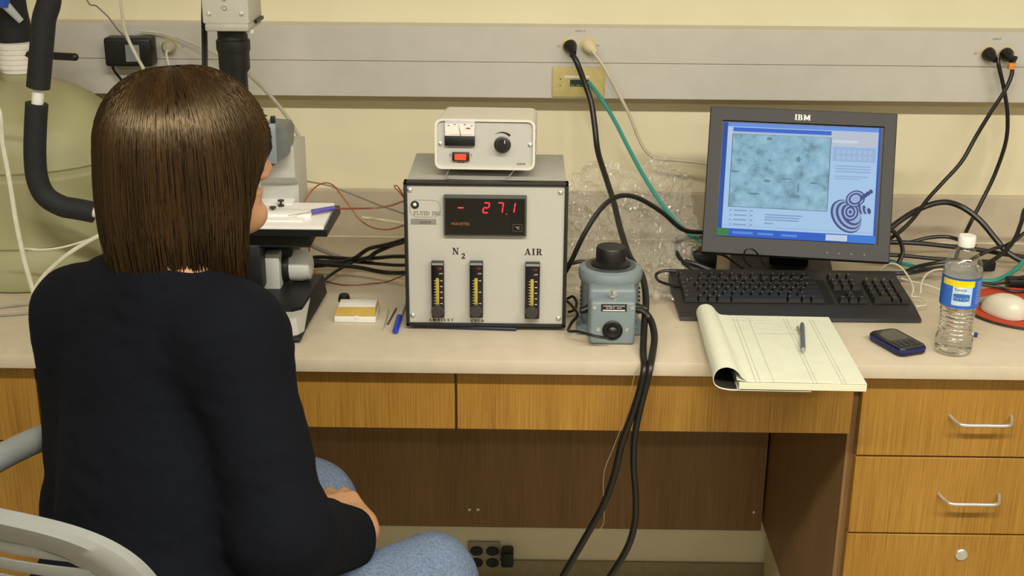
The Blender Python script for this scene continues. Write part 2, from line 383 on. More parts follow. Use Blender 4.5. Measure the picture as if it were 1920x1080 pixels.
# quad outlet by the floor
a = py(876, 1012, YW); qo = thing('wall_outlet', 'four-socket wall outlet with a steel plate under the bench', 'outlet', (a[0]+.04, YW-.0005, .0))
MB().bx(-.038, .042, -.006, 0, .001, .113, .002).build('plate', pm('plate_dull', '9c9276', .4), qo)
for x in (-.0165, .0225):
    for z in (.088, .055):
        mb = MB(); mb.lathe([(.0152, 0), (.0152, .002), (.014, .003), (1e-6, .003)], 20, Matrix.Translation((x, -.006, z)) @ Matrix.Rotation(R_(90), 4, 'X') @ Matrix.Diagonal((1.05, .86, 1, 1))); mb.build('socket', M_BLACK, qo)
a = py(978, 1058, YW-.03); o = MB().box((a[0]-.035, YW-.0235, .083), (.03, .045, .04), .006).build('plug_block', M_BLACK); tag(o, 'small black plug block beside the under-bench outlet', 'plug')
# ------------------------------------------------------------------ nitrogen dewar and its plumbing
M_TANK = pm('dewar_plastic', 'a09d76', .5, var=.04, scale=5)
TX, TY, TR = -1.008, 2.515, .192
t = thing('dewar_tank', 'large olive-cream plastic dewar tank standing at the left end of the bench', 'tank', (TX, TY, CT))
pr = [(TR-.012, 0), (TR-.004, .004), (TR, .014), (TR, .075), (TR-.003, .08), (TR-.003, .088), (TR+.001, .093), (TR+.001, .222), (TR-.004, .228), (TR-.004, .237), (TR, .242), (TR-.002, .25)]
for i in range(1, 11):
    a = i/10*math.pi/2; pr.append((max(.042, (TR-.002)*math.cos(a)), .25+.143*math.sin(a)))
pr += [(.042, .403), (1e-6, .404)]
MB().lathe(pr, 56).build('body', M_TANK, t)
cp = [(.036, .404), (.036, .411)]
for i in range(5): cp += [(.0385, .412+i*.0098), (.0385, .4185+i*.0098), (.0365, .4195+i*.0098), (.0365, .4215+i*.0098)]
cp += [(.030, .464), (1e-6, .465)]
MB().lathe(cp, 32).build('cap', M_WHITE, t)
top = py(38, 78, TY)
o = MB().tube([(TX, TY, CT+.465), (TX-.003, TY, CT+.54), (TX+.01, TY-.01, CT+.63), (TX+.03, TY-.03, CT+.72), (TX+.02, TY-.06, CT+.82)], lambda q: .034-.006*math.sin(3.1*q), 20, 8).build('fill_hose', M_FOAM); tag(o, 'black tapered hose rising out of the white dewar cap', 'hose')
p = py(5, -5, TY-.06); t2 = thing('blue_clamp', 'blue and clear hose fitting at the top left corner', 'fitting', (p[0]-.004, p[1], p[2]-.03))
MB().cyl((0, 0, .012), (0, 0, .045), .016).build('blue_collar', pm('blue_plastic', '1f4fb0', .4), t2); MB().cyl((.006, 0, .018), (.03, .01, -.016), .009, .006).build('clear_spout', pm('frosted', 'b9bfc4', .3), t2)
a = py(96, 107, TY-.05); b = py(140, 107, TY-.05)
t2 = thing('valve_lever', 'short black valve lever sticking out right of the foam pipe', 'lever', a)
MB().cyl((-.06, .03, 0), tuple(b-a), .0075, n=14).build('rod', M_BLACK, t2); MB().ball(tuple(b-a), .0078, 8).build('tip', M_BLACK, t2)
PYD = 2.245
fp = thing('foam_pipe', 'white pipe wrapped in two black foam sleeves, bending in front of the dewar', 'pipe', py(70, 180, PYD))
ref = py(70, 180, PYD); W = lambda q: [tuple(np.array(p)-ref) for p in q]
path = [np.array(p) for p in ((TX+.02, TY-.06, CT+.815), (TX+.03, TY-.09, CT+.86), (TX+.065, TY-.15, CT+.87), (TX+.098, TY-.21, CT+.82), (TX+.104, PYD, CT+.70))]+[py(u, v, PYD) for u, v in ((88, -25), (82, 40), (75, 110), (71, 180), (67, 240), (66, 300), (74, 345), (95, 375), (130, 389), (178, 398), (225, 405))]+[np.array((-.69, 2.235, CT+.176))]
MB().tube(W(path), .0105, 16, 8).build('inner_pipe', M_WHITE, fp)
MB().tube(W([np.array(p) for p in ((TX+.065, TY-.15, CT+.87), (TX+.098, TY-.21, CT+.82), (TX+.104, PYD, CT+.70))]+[py(u, v, PYD) for u, v in ((87.5, -25), (82, 40), (77, 100), (71.5, 164))]), .0205, 24, 6).build('foam_sleeve', M_FOAM, fp)
MB().tube(W([py(u, v, PYD) for u, v in ((69, 194), (66.5, 240), (65.5, 290), (70, 335), (85, 367), (115, 386), (145, 392), (176, 398))]), .0198, 24, 8).build('foam_sleeve', M_FOAM, fp)
# power adapter on the raceway
a = py(205, 65, RY-.001); b = py(297, 120, RY-.001)
ad = thing('power_adapter', 'black wall adapter with a pale label plugged into the raceway', 'adapter', ((a[0]+b[0])/2, RY-.0015, b[2])); w2 = (b[0]-a[0])/2; h = a[2]-b[2]
MB().bx(-w2, w2, -.045, 0, .001, h, .006, 3).build('case', M_BLACK, ad)
MB().bx(-.004, .025, -.0456, -.0445, .012, h-.014).build('sticker', pm('sticker_grey', '8f959b', .5), ad)
o = MB().tube([py(u, v, y) for u, v, y in ((208, 108, 2.66), (213, 130, 2.66), (228, 150, 2.67), (250, 175, 2.68))], .003, 8).build('adapter_cord', M_CORD); tag(o, 'thin black cord leaving the lower left corner of the wall adapter', 'cord')

# ------------------------------------------------------------------ microscope
MX, MY = -.50, 2.21
M_SCOPE = pm('scope_cream', 'c3c3ba', .4, var=.03); M_SBLK = pm('scope_black', '161616', .5, var=.2, bump=.1)
mi = thing('microscope', 'white and black laboratory microscope with a camera on top, behind the woman\'s head', 'microscope', (MX, MY, CT))
def L(p): return (p[0]-MX, p[1]-MY, p[2]-CT)
mb = MB(); mb.bx(-.105, .106, -.125, .125, .002, .014, .006, 2)
mb.build('foot', M_BLACK, mi)
# base: tapered white body, rounded front corner
poly = [(-.105, -.125), (.085, -.125), (.1, -.115), (.106, -.09), (.112, .115), (-.105, .125)]
mb = MB(); v = [(x, y, .012) for x, y in poly]+[(x*.97, y*.985, .046) for x, y in poly]; n = len(poly)
mb.add(v, [tuple(range(n-1, -1, -1)), tuple(range(n, 2*n))]+[(i, (i+1) % n, (i+1) % n+n, i+n) for i in range(n)]); mb.build('base', M_SCOPE, mi)
pol2 = [(-.02, -.085), (.082, -.085), (.100, -.07), (.1115, .108), (.03, .112)]
mb = MB(); v = [(x, y, .0125) for x, y in [(.0, -.085), (.106, -.088), (.108, -.06), (.1165, .112), (.03, .114)]]+[(x, y, .052) for x, y in pol2]; n = 5
mb.add(v, [tuple(range(n-1, -1, -1)), tuple(range(n, 2*n))]+[(i, (i+1) % n, (i+1) % n+n, i+n) for i in range(n)]); mb.build('base_cover', M_SBLK, mi)
# limb with raked front face
prof = [(.125, .04), (.225, .04), (.225, .295), (.19, .305), (.10, .305), (.10, .245), (.13, .225)]
mb = MB()
for x0, x1 in ((-.075, .068),):
    v = [(x0, y, z) for y, z in prof]+[(x1, y, z) for y, z in prof]; n = len(prof)
    mb.add(v, [tuple(range(n)), tuple(range(2*n-1, n-1, -1))]+[(i, i+n, (i+1) % n+n, (i+1) % n) for i in range(n)])
mb.build('limb', M_SCOPE, mi)
mb = MB(); mb.bx(.0, .064, .05, .135, .04, .165, .004)
mb.bx(-.075, .02, -.02, .135, .06, .15, .004); mb.build('substage', M_SBLK, mi)
MB().bx(.012, .045, .02, .125, .04, .12, .003).build('lower_limb', M_SCOPE, mi)
T = Matrix.Translation((.05, .07, .082)) @ Matrix.Rotation(R_(90), 4, 'Y')
mb = MB(); mb.lathe([(.02, .0), (.03, .008), (.03, .03), (.026, .045), (.012, .049), (1e-6, .0495)], 28, T); mb.build('focus_knob', M_SCOPE, mi)
MB().lathe([(.031, -.012), (.033, -.008), (.033, .004), (.03, .008)], 28, T).build('knob_collar', M_SBLK, mi)
mb = MB(); mb.lathe([(.022, .05), (.022, .11), (.03, .115), (.03, .14), (.02, .15)], 24, Matrix.Translation((-.035, -.03, 0))); mb.build('condenser', M_SBLK, mi)
MB().lathe([(.024, .052), (.024, .058), (.02, .062), (1e-6, .0625)], 24, Matrix.Translation((-.04, -.075, 0))).build('field_lens', pm('lens_green', '1e4a43', .1), mi)
# stage
a, b = L(pz(615, 440, CT+.18)), L(pz(640, 393, CT+.18))
st = MB(); sp = [(-.22, a[1]+.002), (a[0]-.002, a[1]), (b[0], b[1]-.012), (b[0]-.004, b[1]), (-.22, b[1]+.0)]
v = [(x, y, .176) for x, y in sp]+[(x, y, .188) for x, y in sp]; n = 5
st.add(v, [tuple(range(n-1, -1, -1)), tuple(range(n, 2*n))]+[(i, (i+1) % n, (i+1) % n+n, i+n) for i in range(n)]); sto = st.build('stage', M_BLACK, mi)
MB().bx(-.06, .112, a[1]+.03, b[1]-.02, .145, .176, .003).build('stage_carrier', M_SBLK, mi)
sp = [(-.215, a[1]+.004), (a[0]-.008, a[1]+.004), (b[0]-.01, b[1]-.016), (b[0]-.012, b[1]-.005), (-.215, b[1]-.005)]
mb = MB(); v = [(x, y, .1882) for x, y in sp]+[(x, y, .1942) for x, y in sp]
mb.add(v, [tuple(range(n-1, -1, -1)), tuple(range(n, 2*n))]+[(i, (i+1) % n, (i+1) % n+n, i+n) for i in range(n)])
mb.bx(-.1, .06, b[1]-.02, b[1]+.045, .1885, .196, .001); mb.bx(-.02, .11, a[1]+.055, a[1]+.095, .194, .2005, .001); mb.bx(.01, .10, a[1]+.03, a[1]+.056, .194, .1965, .0008)
M_COLD = pm('cold_stage_white', 'f2f0ea', .35, var=.02); mb.build('cold_plate', M_COLD, sto)
mb = MB()
for u, v in ((527, 381), (512, 394)):
    p = L(pz(u, v+4, CT+.196)); mb.lathe([(.006, .194), (.006, .197), (.002, .198), (.002, .203), (.0062, .204), (.0062, .2065), (1e-6, .207)], 16, Matrix.Translation((p[0], p[1], 0)))
loose(mb, 'thumb_screw', pm('dark_brass', '4d4334', .4, .5), sto)
# head, grey illuminator block, trinocular tube, camera
MB().bx(-.08, .0, .0, .2, .305, .345, .006).build('head', M_SCOPE, mi)
MB().bx(-.07, .015, -.05, .09, .33, .385, .012, 3).build('tube_head', M_SCOPE, mi)
mb = MB()
for s in (-.032, .032): mb.cyl((s-.01, -.03, .385), (s-.01, -.115, .425), .015, .014, 20)
loose(mb, 'eyepiece', M_SBLK, mi)
mb = MB(); mb.cyl((0, .03, .30), (0, .02, .345), .02, .024, 20); mb.cyl((.01, .03, .225), (.01, .03, .30), .011, .014, 16); mb.cyl((-.018, .02, .24), (-.01, .03, .30), .010, .012, 16); loose(mb, 'objective', M_STEEL, mi)
p = L(py(522, 272, MY+.10))
mb = MB(); q = [(-.018, -.04), (.022, -.012), (.026, .03), (.02, .042), (-.008, .044), (-.018, .044)]
mb.prism([(p[0]+x, p[2]+z) for x, z in q], .06, .13); mb.build('illuminator', pm('slate_grey', '6f7470', .45), mi)
p2 = L(py(508, 268, MY+.05))
MB().bx(p2[0]-.012, p2[0]+.010, .045, .06, p2[2]-.038, p2[2]+.036, .002).build('filter_panel', pm('pale_grey', '8d939a', .35), mi)
p3 = L(py(513, 228, MY+.06)); MB().bx(p3[0]-.004, p3[0]+.004, .05, .06, p3[2]-.012, p3[2]+.011, .001).build('filter_tab', M_BLACK, mi)
CX, CYm = L(py(438, 95, MY+.06))[0], .06
zc = lambda v: L(py(438, v, MY+.06))[2]
lens = [(.022, zc(175)), (.022, zc(136)), (.0275, zc(128)), (.0275, zc(101)), (.0285, zc(95)), (.030, zc(92)), (.030, zc(75)), (.0265, zc(72)), (.0265, zc(52)), (1e-6, zc(50))]
MB().lathe(lens, 36, Matrix.Translation((CX, CYm, 0))).build('camera_tube', M_SBLK, mi)
z0 = zc(52); x0 = L(py(380, 30, MY+.02))[0]; x1 = L(py(468, 30, MY+.02))[0]
cam_o = MB().bx(x0, x1, .015, .125, z0+.012, z0+.16, .004).build('camera', pm('camera_grey', 'b9b7aa', .45, var=.03), mi)
MB().bx(x0+.004, x1-.001, .012, .122, z0, z0+.013, .003).build('camera_base', pm('camera_grey2', 'a9a79b', .5), cam_o)
mb = MB()
for u, v, r in ((421, 14, .005), (420, -2, .004), (392, 26, .0035), (453, 26, .0035)):
    p = L(py(u, v, MY+.015)); mb.lathe([(r, 0), (r, .0015), (r*.4, .002), (1e-6, .001)], 16, Matrix.Translation((p[0], .015, p[2])) @ Matrix.Rotation(R_(90), 4, 'X'))
loose(mb, 'camera_screw', M_STEEL, cam_o)
p = L(py(467, 58, MY+.05)); MB().box((p[0]+.003, .045, p[2]), (.012, .012, .007), .001).build('latch', M_WHITE, cam_o)
mb = MB(); p = L(py(480, 42, MY+.1)); mb.bx(x1-.001, x1+.004, .06, .12, z0+.008, z0+.014); mb.build('side_slot', M_BLACK, cam_o)
for dx, nm in ((381, 'left strand of the pair of black camera cords above her head'), (386.5, 'right strand of the pair of black camera cords above her head')):
    o = MB().tube([np.array(p) for p in ((MX+CX, MY+.07, CT+z0+.161), (MX+CX-.01, MY+.065, CT+z0+.19), (MX+CX-.05, MY+.06, CT+z0+.18))]+[py(u, v, y) for u, v, y in ((dx-2, -30, MY+.06), (dx-1, 40, MY+.06), (dx, 90, MY+.06), (dx+1, 160, MY+.05), (dx+6, 240, MY+.04))], .0028, 8).build('camera_cord', M_CORD); tag(o, nm, 'cord')
# pipette with violet bulb lying on the cold stage
a, b, c = L(pz(540, 406, CT+.201)), L(pz(585, 397, CT+.2025)), L(pz(627, 390, CT+.2025))
o = thing('sample_dropper', 'violet plastic handled needle lying across the white cold stage', 'dropper', (MX+b[0], MY+b[1], CT+.2025)); q = lambda p, z=0: (p[0]-b[0], p[1]-b[1], z)
mb = MB().tube([q(b), q(((b[0]+c[0])/2, (b[1]+c[1])/2)), q(c)], .0045, 12); mb.build('handle', pm('violet_plastic', '5a52a5', .4), o)
MB().tube([q(a), q(b)], .0009, 6, 0).build('needle', M_STEEL, o)

# ------------------------------------------------------------------ slide box, cap, tweezers, pen
a, b, c = pz(627, 605, CT), pz(705, 605, CT), pz(632, 567, CT+.014)
sb = thing('slide_box', 'small white and amber slide box with its clasp towards us', 'box', ((a[0]+b[0])/2, (a[1]+c[1])/2, CT)); w2 = (b[0]-a[0])/2; d2 = (c[1]-a[1])/2
MB().bx(-w2, w2, -d2, d2, 0.0005, .0125, .001).build('tray', M_WHITE, sb)
mb = MB(); v = [(-w2+.001, -d2+.001, .0128), (w2-.001, -d2+.001, .0128), (w2-.001, d2-.001, .0128), (-w2+.001, d2-.001, .0128), (-w2+.003, -d2+.02, .021), (w2-.003, -d2+.02, .021), (w2-.003, d2-.001, .021), (-w2+.003, d2-.001, .021)]
mb.add(v, [(3, 2, 1, 0), (4, 5, 6, 7), (0, 1, 5, 4), (1, 2, 6, 5), (2, 3, 7, 6), (3, 0, 4, 7)]); lid = mb.build('lid', pm('amber_plastic', 'c2a24e', .18, var=.12, scale=40), sb)
MB().bx(-w2+.004, w2-.004, -d2+.028, d2-.004, .0211, .0222, .0004).build('paper_label', M_WHITE, lid)
MB().bx(-.001, .008, -d2-.001, -d2+.001, .008, .014).build('clasp', M_WHITE, sb)
p = pz(645, 566, CT); o = thing('lens_cap', 'small black cap standing behind the slide box', 'cap', (p[0], p[1]+.004, CT))
MB().lathe([(.0115, .0004), (.0115, .006), (.0095, .014), (.004, .0165), (1e-6, .0167)], 20).build('shell', M_BLACK, o)
a, b, c, d = pz(720, 617, CT+.002), pz(729, 580, CT+.002), pz(727, 608, CT+.002), pz(743, 578, CT+.002)
tw = thing('tweezers', 'pair of thin steel tweezers beside the blue pen', 'tweezers', a); g = lambda p, z=0: (p[0]-a[0], p[1]-a[1], z)
MB().tube([g(a), g(b)], .0014, 6, 0).build('arm', M_STEEL, tw); MB().tube([g(c), g(d)], .0016, 6, 0).build('arm', pm('dark_steel', '57534b', .4, .6), tw); MB().ball(g(a), .0028, 6).build('end', M_STEEL, tw)
a, b, c = pz(741, 622, CT+.006), pz(749, 594, CT+.006), pz(764, 553, CT+.006)
pn = thing('blue_pen', 'white pen with a blue cap lying against the grey controller box', 'pen', (b[0], b[1], CT+.006)); g = lambda p: (p[0]-b[0], p[1]-b[1], 0)
MB().tube([g(a), g(a+(b-a)*.12), g(a+(b-a)*.5), g(b)], lambda q: .0055 if q > .1 else .003+.02*q, 14, 4).build('cap', pm('pen_blue', '1b3cc0', .3), pn)
MB().tube([g(b), g(c)], .0046, 14, 0).build('barrel', pm('pen_white', 'c9cbc6', .35), pn)

# ------------------------------------------------------------------ cooling controller
X0, X1, Y0, Z0, Z1, DEP = -.2145, .0758, 2.163, CT+.008, 1.179, .22
cc = thing('cooling_controller', 'grey instrument box with red digital readout and three flow meters', 'controller', ((X0+X1)/2, Y0, CT)); hw = (X1-X0)/2; H = Z1-CT
MB().bx(-hw+.004, hw-.004, .012, DEP, .010, H-.001, .003).build('case', pm('case_grey', 'a6a69e', .5, var=.04), cc)
mb = MB(); e = .0065
for q in ((-hw, hw, H-e, H), (-hw, hw, .008, .008+e), (-hw, -hw+e, .008, H), (hw-e, hw, .008, H)): mb.bx(q[0], q[1], -.004, .016, q[2], q[3], .0015)
mb.build('front_frame', pm('frame_black', '1b1b1a', .5, var=.1), cc)
MB().bx(-hw+e-.001, hw-e+.001, .0, .012, .008+e-.001, H-e+.001).build('front_panel', pm('panel_grey', 'bdbbb1', .42, var=.02, scale=200), cc)
for x in (-hw+.03, hw-.03):
    for y in (.03, DEP-.03): MB().lathe([(.009, 0), (.009, .0095)], 14, Matrix.Translation((x, y, .0004))).build('foot', M_BLACK, cc)
U = lambda u, v: (lambda p: (p[0]-(X0+X1)/2, p[2]-CT))(py(u, v, Y0))
mb = MB()
for u, v in ((768.5, 356), (1051, 361), (774, 591), (1047, 597)):
    x, z = U(u, v); mb.lathe([(.0046, 0), (.0046, .001), (.003, .0026), (1e-6, .0032)], 14, Matrix.Translation((x, -.0002, z)) @ Matrix.Rotation(R_(90), 4, 'X'))
loose(mb, 'screw', M_STEEL, cc)
(xa, za), (xb, zb) = U(832, 364), U(987, 441)
dm = MB().bx(xa, xb, -.010, .001, zb, za, .0018).build('display_bezel', pm('bezel_grey', '4a4c47', .5), cc)
MB().bx(xa+.003, xb-.003, -.0106, -.009, zb+.003, za-.0045).build('display_window', pm('display_black', '15130f', .2, var=.15), dm)
M_LED = emat('led_red', 'ff2436', 3.2)
def seg7(cx, cz, segs, h=.018, w=.0095, sh=.13):
    mb = MB(); tk = .0021; P = {'a': (0, h/2, 1), 'd': (0, -h/2, 1), 'g': (0, 0, 1), 'b': (w/2, h/4, 0), 'c': (w/2, -h/4, 0), 'f': (-w/2, h/4, 0), 'e': (-w/2, -h/4, 0)}
    for s_ in segs:
        x, z, hz = P[s_]; a, b = ((w*.42, tk/2) if hz else (tk/2, h*.21))
        mb.prism([(cx+x+i*a+(z+j*b)*sh, cz+z+j*b) for i, j in ((-1, -1), (1, -1), (1, 1), (-1, 1))], -.0109, -.0105)
    return mb
cx_, cz_ = U(864.5, 386.5); seg7(cx_, cz_-.0, 'g', w=.0115).build('minus_sign', M_LED, dm)
for u, s_, v in ((912, 'abged', 386.5), (938, 'abc', 386.5), (960, 'bc', 386.5)):
    x, z = U(u, v); seg7(x, z, s_).build('digit', M_LED, dm)
x, z = U(950, 398.5); MB().box((x, -.0107, z), (.0016, .0004, .0016)).build('decimal_point', M_LED, dm)
x, z = U(864, 419); text('maker_name', 'WAVETEK', .0052, pm('amber_ink', 'b06f2c', .5), dm, (x, -.0108, z))
MB().bx(U(960, 0)[0], xb-.003, -.01075, -.0105, zb+.003, za-.005).build('window_mask', pm('mask_black', '0a0a0a', .35, var=0), dm)
x, z = U(970.5, 424); mb = MB()
for q in ((-.0085, .0085, .0062, .0067), (-.0085, .0085, -.0067, -.0062), (-.0085, -.008, -.0067, .0067), (.008, .0085, -.0067, .0067)): mb.bx(x+q[0], x+q[1], -.0111, -.0107, z+q[2], z+q[3])
mb.build('unit_frame', pm('dim_ink', '6b6258', .6), dm); text('unit_mark', '°C', .0048, pm('lit_white', 'd9d5cc', .5), dm, (x, -.0111, z-.0024))
# maker plate
x, z = U(797, 391); rw_, rh = .0268, .0155; ring = []
for sx, sz, a0 in ((1, 1, 0), (-1, 1, 90), (-1, -1, 180), (1, -1, 270)):
    for i in range(7):
        a = R_(a0+i*15); ring.append((x+sx*(rw_-rh*.8)+rh*.8*math.cos(a), -.0003, z+sz*rh*.2+rh*.8*math.sin(a)))
ring.append(ring[0]); MB().tube(ring, .0003, 4, 0, False).build('badge_outline', pm('outline_ink', '7d7466', .6), cc)
x, z = U(778, 384); o = MB().lathe([(.0072, 0), (.0072, .001), (.006, .0014), (1e-6, .0014)], 24, Matrix.Translation((x, 0, z)) @ Matrix.Rotation(R_(90), 4, 'X')).build('badge_ball', M_INK, cc); MB().ball((x-.0002, -.0014, z+.0008), (.0033, .001, .0033), 8).build('ball_highlight', M_WHITE, o)
x, z = U(775.5, 403); mb = MB(); serif('FLUID INC.', .0066, x, z, -.0004, .0, mb, .1, .12); mb.build('maker_lettering', pm('grey_ink', '55504a', .6), cc)
(xa, za), (xb, zb) = U(770, 410), U(818, 421); o = MB().bx(xa, xb, -.0006, .0002, zb, za).build('number_plate', pm('plate_alu', '9b968c', .4, .3), cc)
text('serial_number', '0101F', .0052, M_INK, o, ((xa+xb)/2+.004, -.0008, zb+.0015), sx=1.1)
mb = MB(); x, z = U(848, 477); xe = serif('N', .0125, x, z, -.0005, .0001, mb); serif('2', .0105, U(862, 0)[0], U(862, 485)[1], -.0005, .0001, mb); mb.build('nitrogen_lettering', M_INK, cc)
mb = MB(); x, z = U(983, 478); serif('AIR', .0118, x, z, -.0005, .0001, mb, .18, .18); mb.build('air_lettering', M_INK, cc)
mb = MB(); x, z = U(804, 602); serif('AMBIENT', .0052, x, z, -.0004, .0001, mb, .42, .19); mb.build('ambient_lettering', M_INK, cc)
mb = MB(); x, z = U(883, 604); serif('COLD', .0052, x, z, -.0004, .0001, mb, .35, .19); mb.build('cold_lettering', M_INK, cc)
M_YEL = pm('meter_yellow', 'b3a03a', .4, var=.15, scale=300); M_MBLK = pm('meter_black', '17171a', .25, var=.1)
for (u0, v0, u1, v1), nt_ in (((809, 488, 834, 592), 5), ((881, 488, 906, 592), 3), ((985, 490, 1011, 594), 5)):
    (xa, za), (xb, zb) = U(u0, v0), U(u1, v1); mx = (xa+xb)/2
    fm = MB().bx(xa, xb, -.012, .001, zb, za, .0012).build('flow_meter', M_MBLK, cc)
    MB().bx(xa+.001, xb-.001, -.0124, -.0118, za-.0052, za-.001).build('meter_cap', pm('meter_cap', '8f8f88', .3), fm)
    text('meter_mark', 'CR', .0042, M_RED, fm, (mx+.0045, -.0123, za-.0135)); text('meter_unit', 'LPM', .003, M_WHITE, fm, (mx+.006, -.0123, za-.0225), sx=.9)
    MB().bx(mx-.0035, mx+.0025, -.0128, -.0118, zb+.0215, za-.0295, .0008).build('sight_tube', M_YEL, fm)
    mb = MB(); zt, zl = za-.0345, zb+.028
    for i in range(nt_):
        zz = zt+(zl-zt)*i/(nt_-1); mb.prism([(mx+.004, zz-.0003), (mx+.0085, zz-.0009), (mx+.0085, zz+.0009), (mx+.004, zz+.0003)], -.0123, -.0119)
    for i in range(9):
        zz = zt+(zl-zt)*i/8; mb.bx(mx-.0065, mx-.0035, -.0123, -.0119, zz-.0004, zz+.0004)
    loose(mb, 'scale_mark', M_WHITE, fm)
    kx, kz = mx-.001, zb+.0150
    mb = MB().lathe([(.0112, 0), (.0112, .004), (.0105, .010), (.009, .012), (1e-6, .0122)], 26, Matrix.Translation((kx, -.012, kz)) @ Matrix.Rotation(R_(90), 4, 'X')); mb.build('valve_knob', pm('knob_charcoal', '3a3734', .4), fm)
a = pz(800, 612, CT+.004); b = pz(968, 617, CT+.004); o = MB().tube([a, (a+b)/2, b], .0035, 10, 0).build('dark_blue_pen', pm('navy_plastic', '1c2140', .4)); tag(o, 'dark blue pen lying along the front foot of the controller', 'pen')

# ------------------------------------------------------------------ bench power supply on top
PW, PH, PD, TL = .177, .089, .19, R_(7)
P0 = np.array([(-.161+.016)/2, 2.19, Z1+.0155])
ps = thing('lamp_power_supply', 'cream lamp power supply with a meter and lit red switch, on the controller', 'power supply', (P0[0], P0[1], Z1), R_(-1.5))
T = Matrix.Translation((0, 0, .0155)) @ Matrix.Rotation(-TL*.72, 4, 'X')
M_PS = pm('power_supply_cream', 'dcd9ca', .42, var=.02)
def rrect(w, h, r, n=6):
    o = []
    for sx, sz, a0 in ((1, 1, 0), (-1, 1, 90), (-1, -1, 180), (1, -1, 270)):
        for i in range(n+1):
            a = R_(a0+90*i/n); o.append((sx*(w/2-r)+r*math.cos(a), h/2+sz*(h/2-r)+r*math.sin(a)))
    return o
outer, inner = rrect(PW, PH, .012), [(x, z) for x, z in rrect(PW-.008, PH-.008, .010)]; inner = [(x, z+.004) for x, z in inner]; n = len(outer)
mb = MB(); v = [(x, 0, z) for x, z in outer]+[(x, 0, z) for x, z in inner]+[(x, .007, z) for x, z in inner]+[(x, PD, z) for x, z in outer]
f = [(i, (i+1) % n, n+(i+1) % n, n+i) for i in range(n)]+[(n+i, n+(i+1) % n, 2*n+(i+1) % n, 2*n+i) for i in range(n)]+[(i, 3*n+i, 3*n+(i+1) % n, (i+1) % n) for i in range(n)]+[tuple(3*n+i for i in range(n))]
mb.add(v, f); mb.build('case', M_PS, ps, M=T)
MB().prism(inner, .005, .0065).build('front_panel', pm('ps_panel', 'bebcb4', .42, var=.02), ps, M=T)
FX = lambda a: -PW/2+a*PW; FZ = lambda b: PH*(1-b)
# meter: fractions across the face
mtr = MB().bx(FX(.10), FX(.40), -.002, .006, FZ(.335), FZ(.02), .0008).build('meter', pm('meter_clear', 'c5bfc2', .15), ps, M=T)
MB().bx(FX(.105), FX(.395), -.0024, -.0018, FZ(.33), FZ(.09)).build('meter_dial', M_WHITE, mtr, M=T)
MB().bx(FX(.10), FX(.40), -.004, .006, FZ(.525), FZ(.335), .0005).build('meter_cover', M_BLACK, mtr, M=T)
MB().prism([(FX(.255), FZ(.33)), (FX(.262), FZ(.33)), (FX(.242), FZ(.11)), (FX(.239), FZ(.11))], -.0028, -.0024).build('needle', M_INK, mtr, M=T)
mb = MB()
for a, b in ((.14, .12), (.2, .1), (.3, .1), (.37, .12)): mb.bx(FX(a)-.0018, FX(a)+.0018, -.0027, -.0024, FZ(b)-.0016, FZ(b))
loose(mb, 'dial_figure', pm('grey_ink2', '6d6a6c', .6), mtr, M=T); mb = MB(); mb.bx(FX(.315), FX(.355), -.0027, -.0024, FZ(.195), FZ(.165)); mb.bx(FX(.15), FX(.38), -.0026, -.0024, FZ(.305), FZ(.3)); mb.build('dial_red', M_RED, mtr, M=T)
sw = MB().bx(FX(.175), FX(.345), -.002, .006, FZ(.83), FZ(.66), .0006).build('switch_bezel', pm('switch_brown', '2a1a12', .4), ps, M=T)
MB().bx(FX(.2), FX(.315), -.0045, -.001, FZ(.81), FZ(.69), .0012).build('rocker', emat('switch_glow', 'ff4a26', 1.5), sw, M=T)
text('power_lettering', 'POWER', .0026, M_INK, ps, (FX(.26), .0045, FZ(.885)), T); 
for a, s_ in ((.15, 'O\nN'), (.365, 'O\nF')): text('switch_lettering', s_, .0022, M_INK, ps, (FX(a), .0045, FZ(.72)), T)
kx, kz = FX(.675), FZ(.50)
kn = MB().lathe([(.0145, 0), (.0142, .003), (.0115, .004), (.0112, .016), (.0105, .018), (1e-6, .0182)], 30, T @ Matrix.Translation((kx, .005, kz)) @ Matrix.Rotation(R_(90), 4, 'X')).build('knob', M_BLACK, ps)
MB().bx(kx+.004, kx+.0052, -.0138, -.0128, kz+.004, kz+.010).build('pointer', M_WHITE, kn, M=T)
MB().lathe([(.0155, 0), (.0155, .0015), (.0148, .002)], 30, T @ Matrix.Translation((kx, .0052, kz)) @ Matrix.Rotation(R_(90), 4, 'X')).build('knob_skirt', pm('skirt_clear', '8f8c80', .2), kn)
poly = []
for i in range(13): a = R_(128-i*6.5); poly.append((kx+.0225*math.cos(a), kz+.0225*math.sin(a)))
for i in range(12, -1, -1): a = R_(128-i*6.5); r = .0223-.0045*i/12; poly.append((kx+r*math.cos(a), kz+r*math.sin(a)))
MB().prism(poly, .0046, .0052).build('intensity_mark', M_INK, ps, M=T)
mb = MB()
for a in (.055, .95): mb.lathe([(.0042, 0), (.0038, .0015), (1e-6, .0028)], 14, T @ Matrix.Translation((FX(a), .005, FZ(.5))) @ Matrix.Rotation(R_(90), 4, 'X'))
loose(mb, 'screw', M_STEEL, ps)
text('maker_script', 'Leica', .0052, M_INK, ps, (FX(.86), .0045, FZ(.9)), T, shear=.35)
mb = MB()
for y, z in ((.03, .066), (.03, .048), (.012, .046), (.012, .028)): mb.box((PW/2, y, z), (.001, .004, .003))
loose(mb, 'side_screw', M_INK, ps, M=T)
mb = MB().tube([(-.062, .03, .0135), (-.068, -.004, .0022), (-.055, -.014, .0016), (.028, -.014, .0016), (.04, -.004, .0022), (.055, .03, .0135)], .0013, 8, 5); mb.build('bail_stand', M_STEEL, ps)
mb = MB()
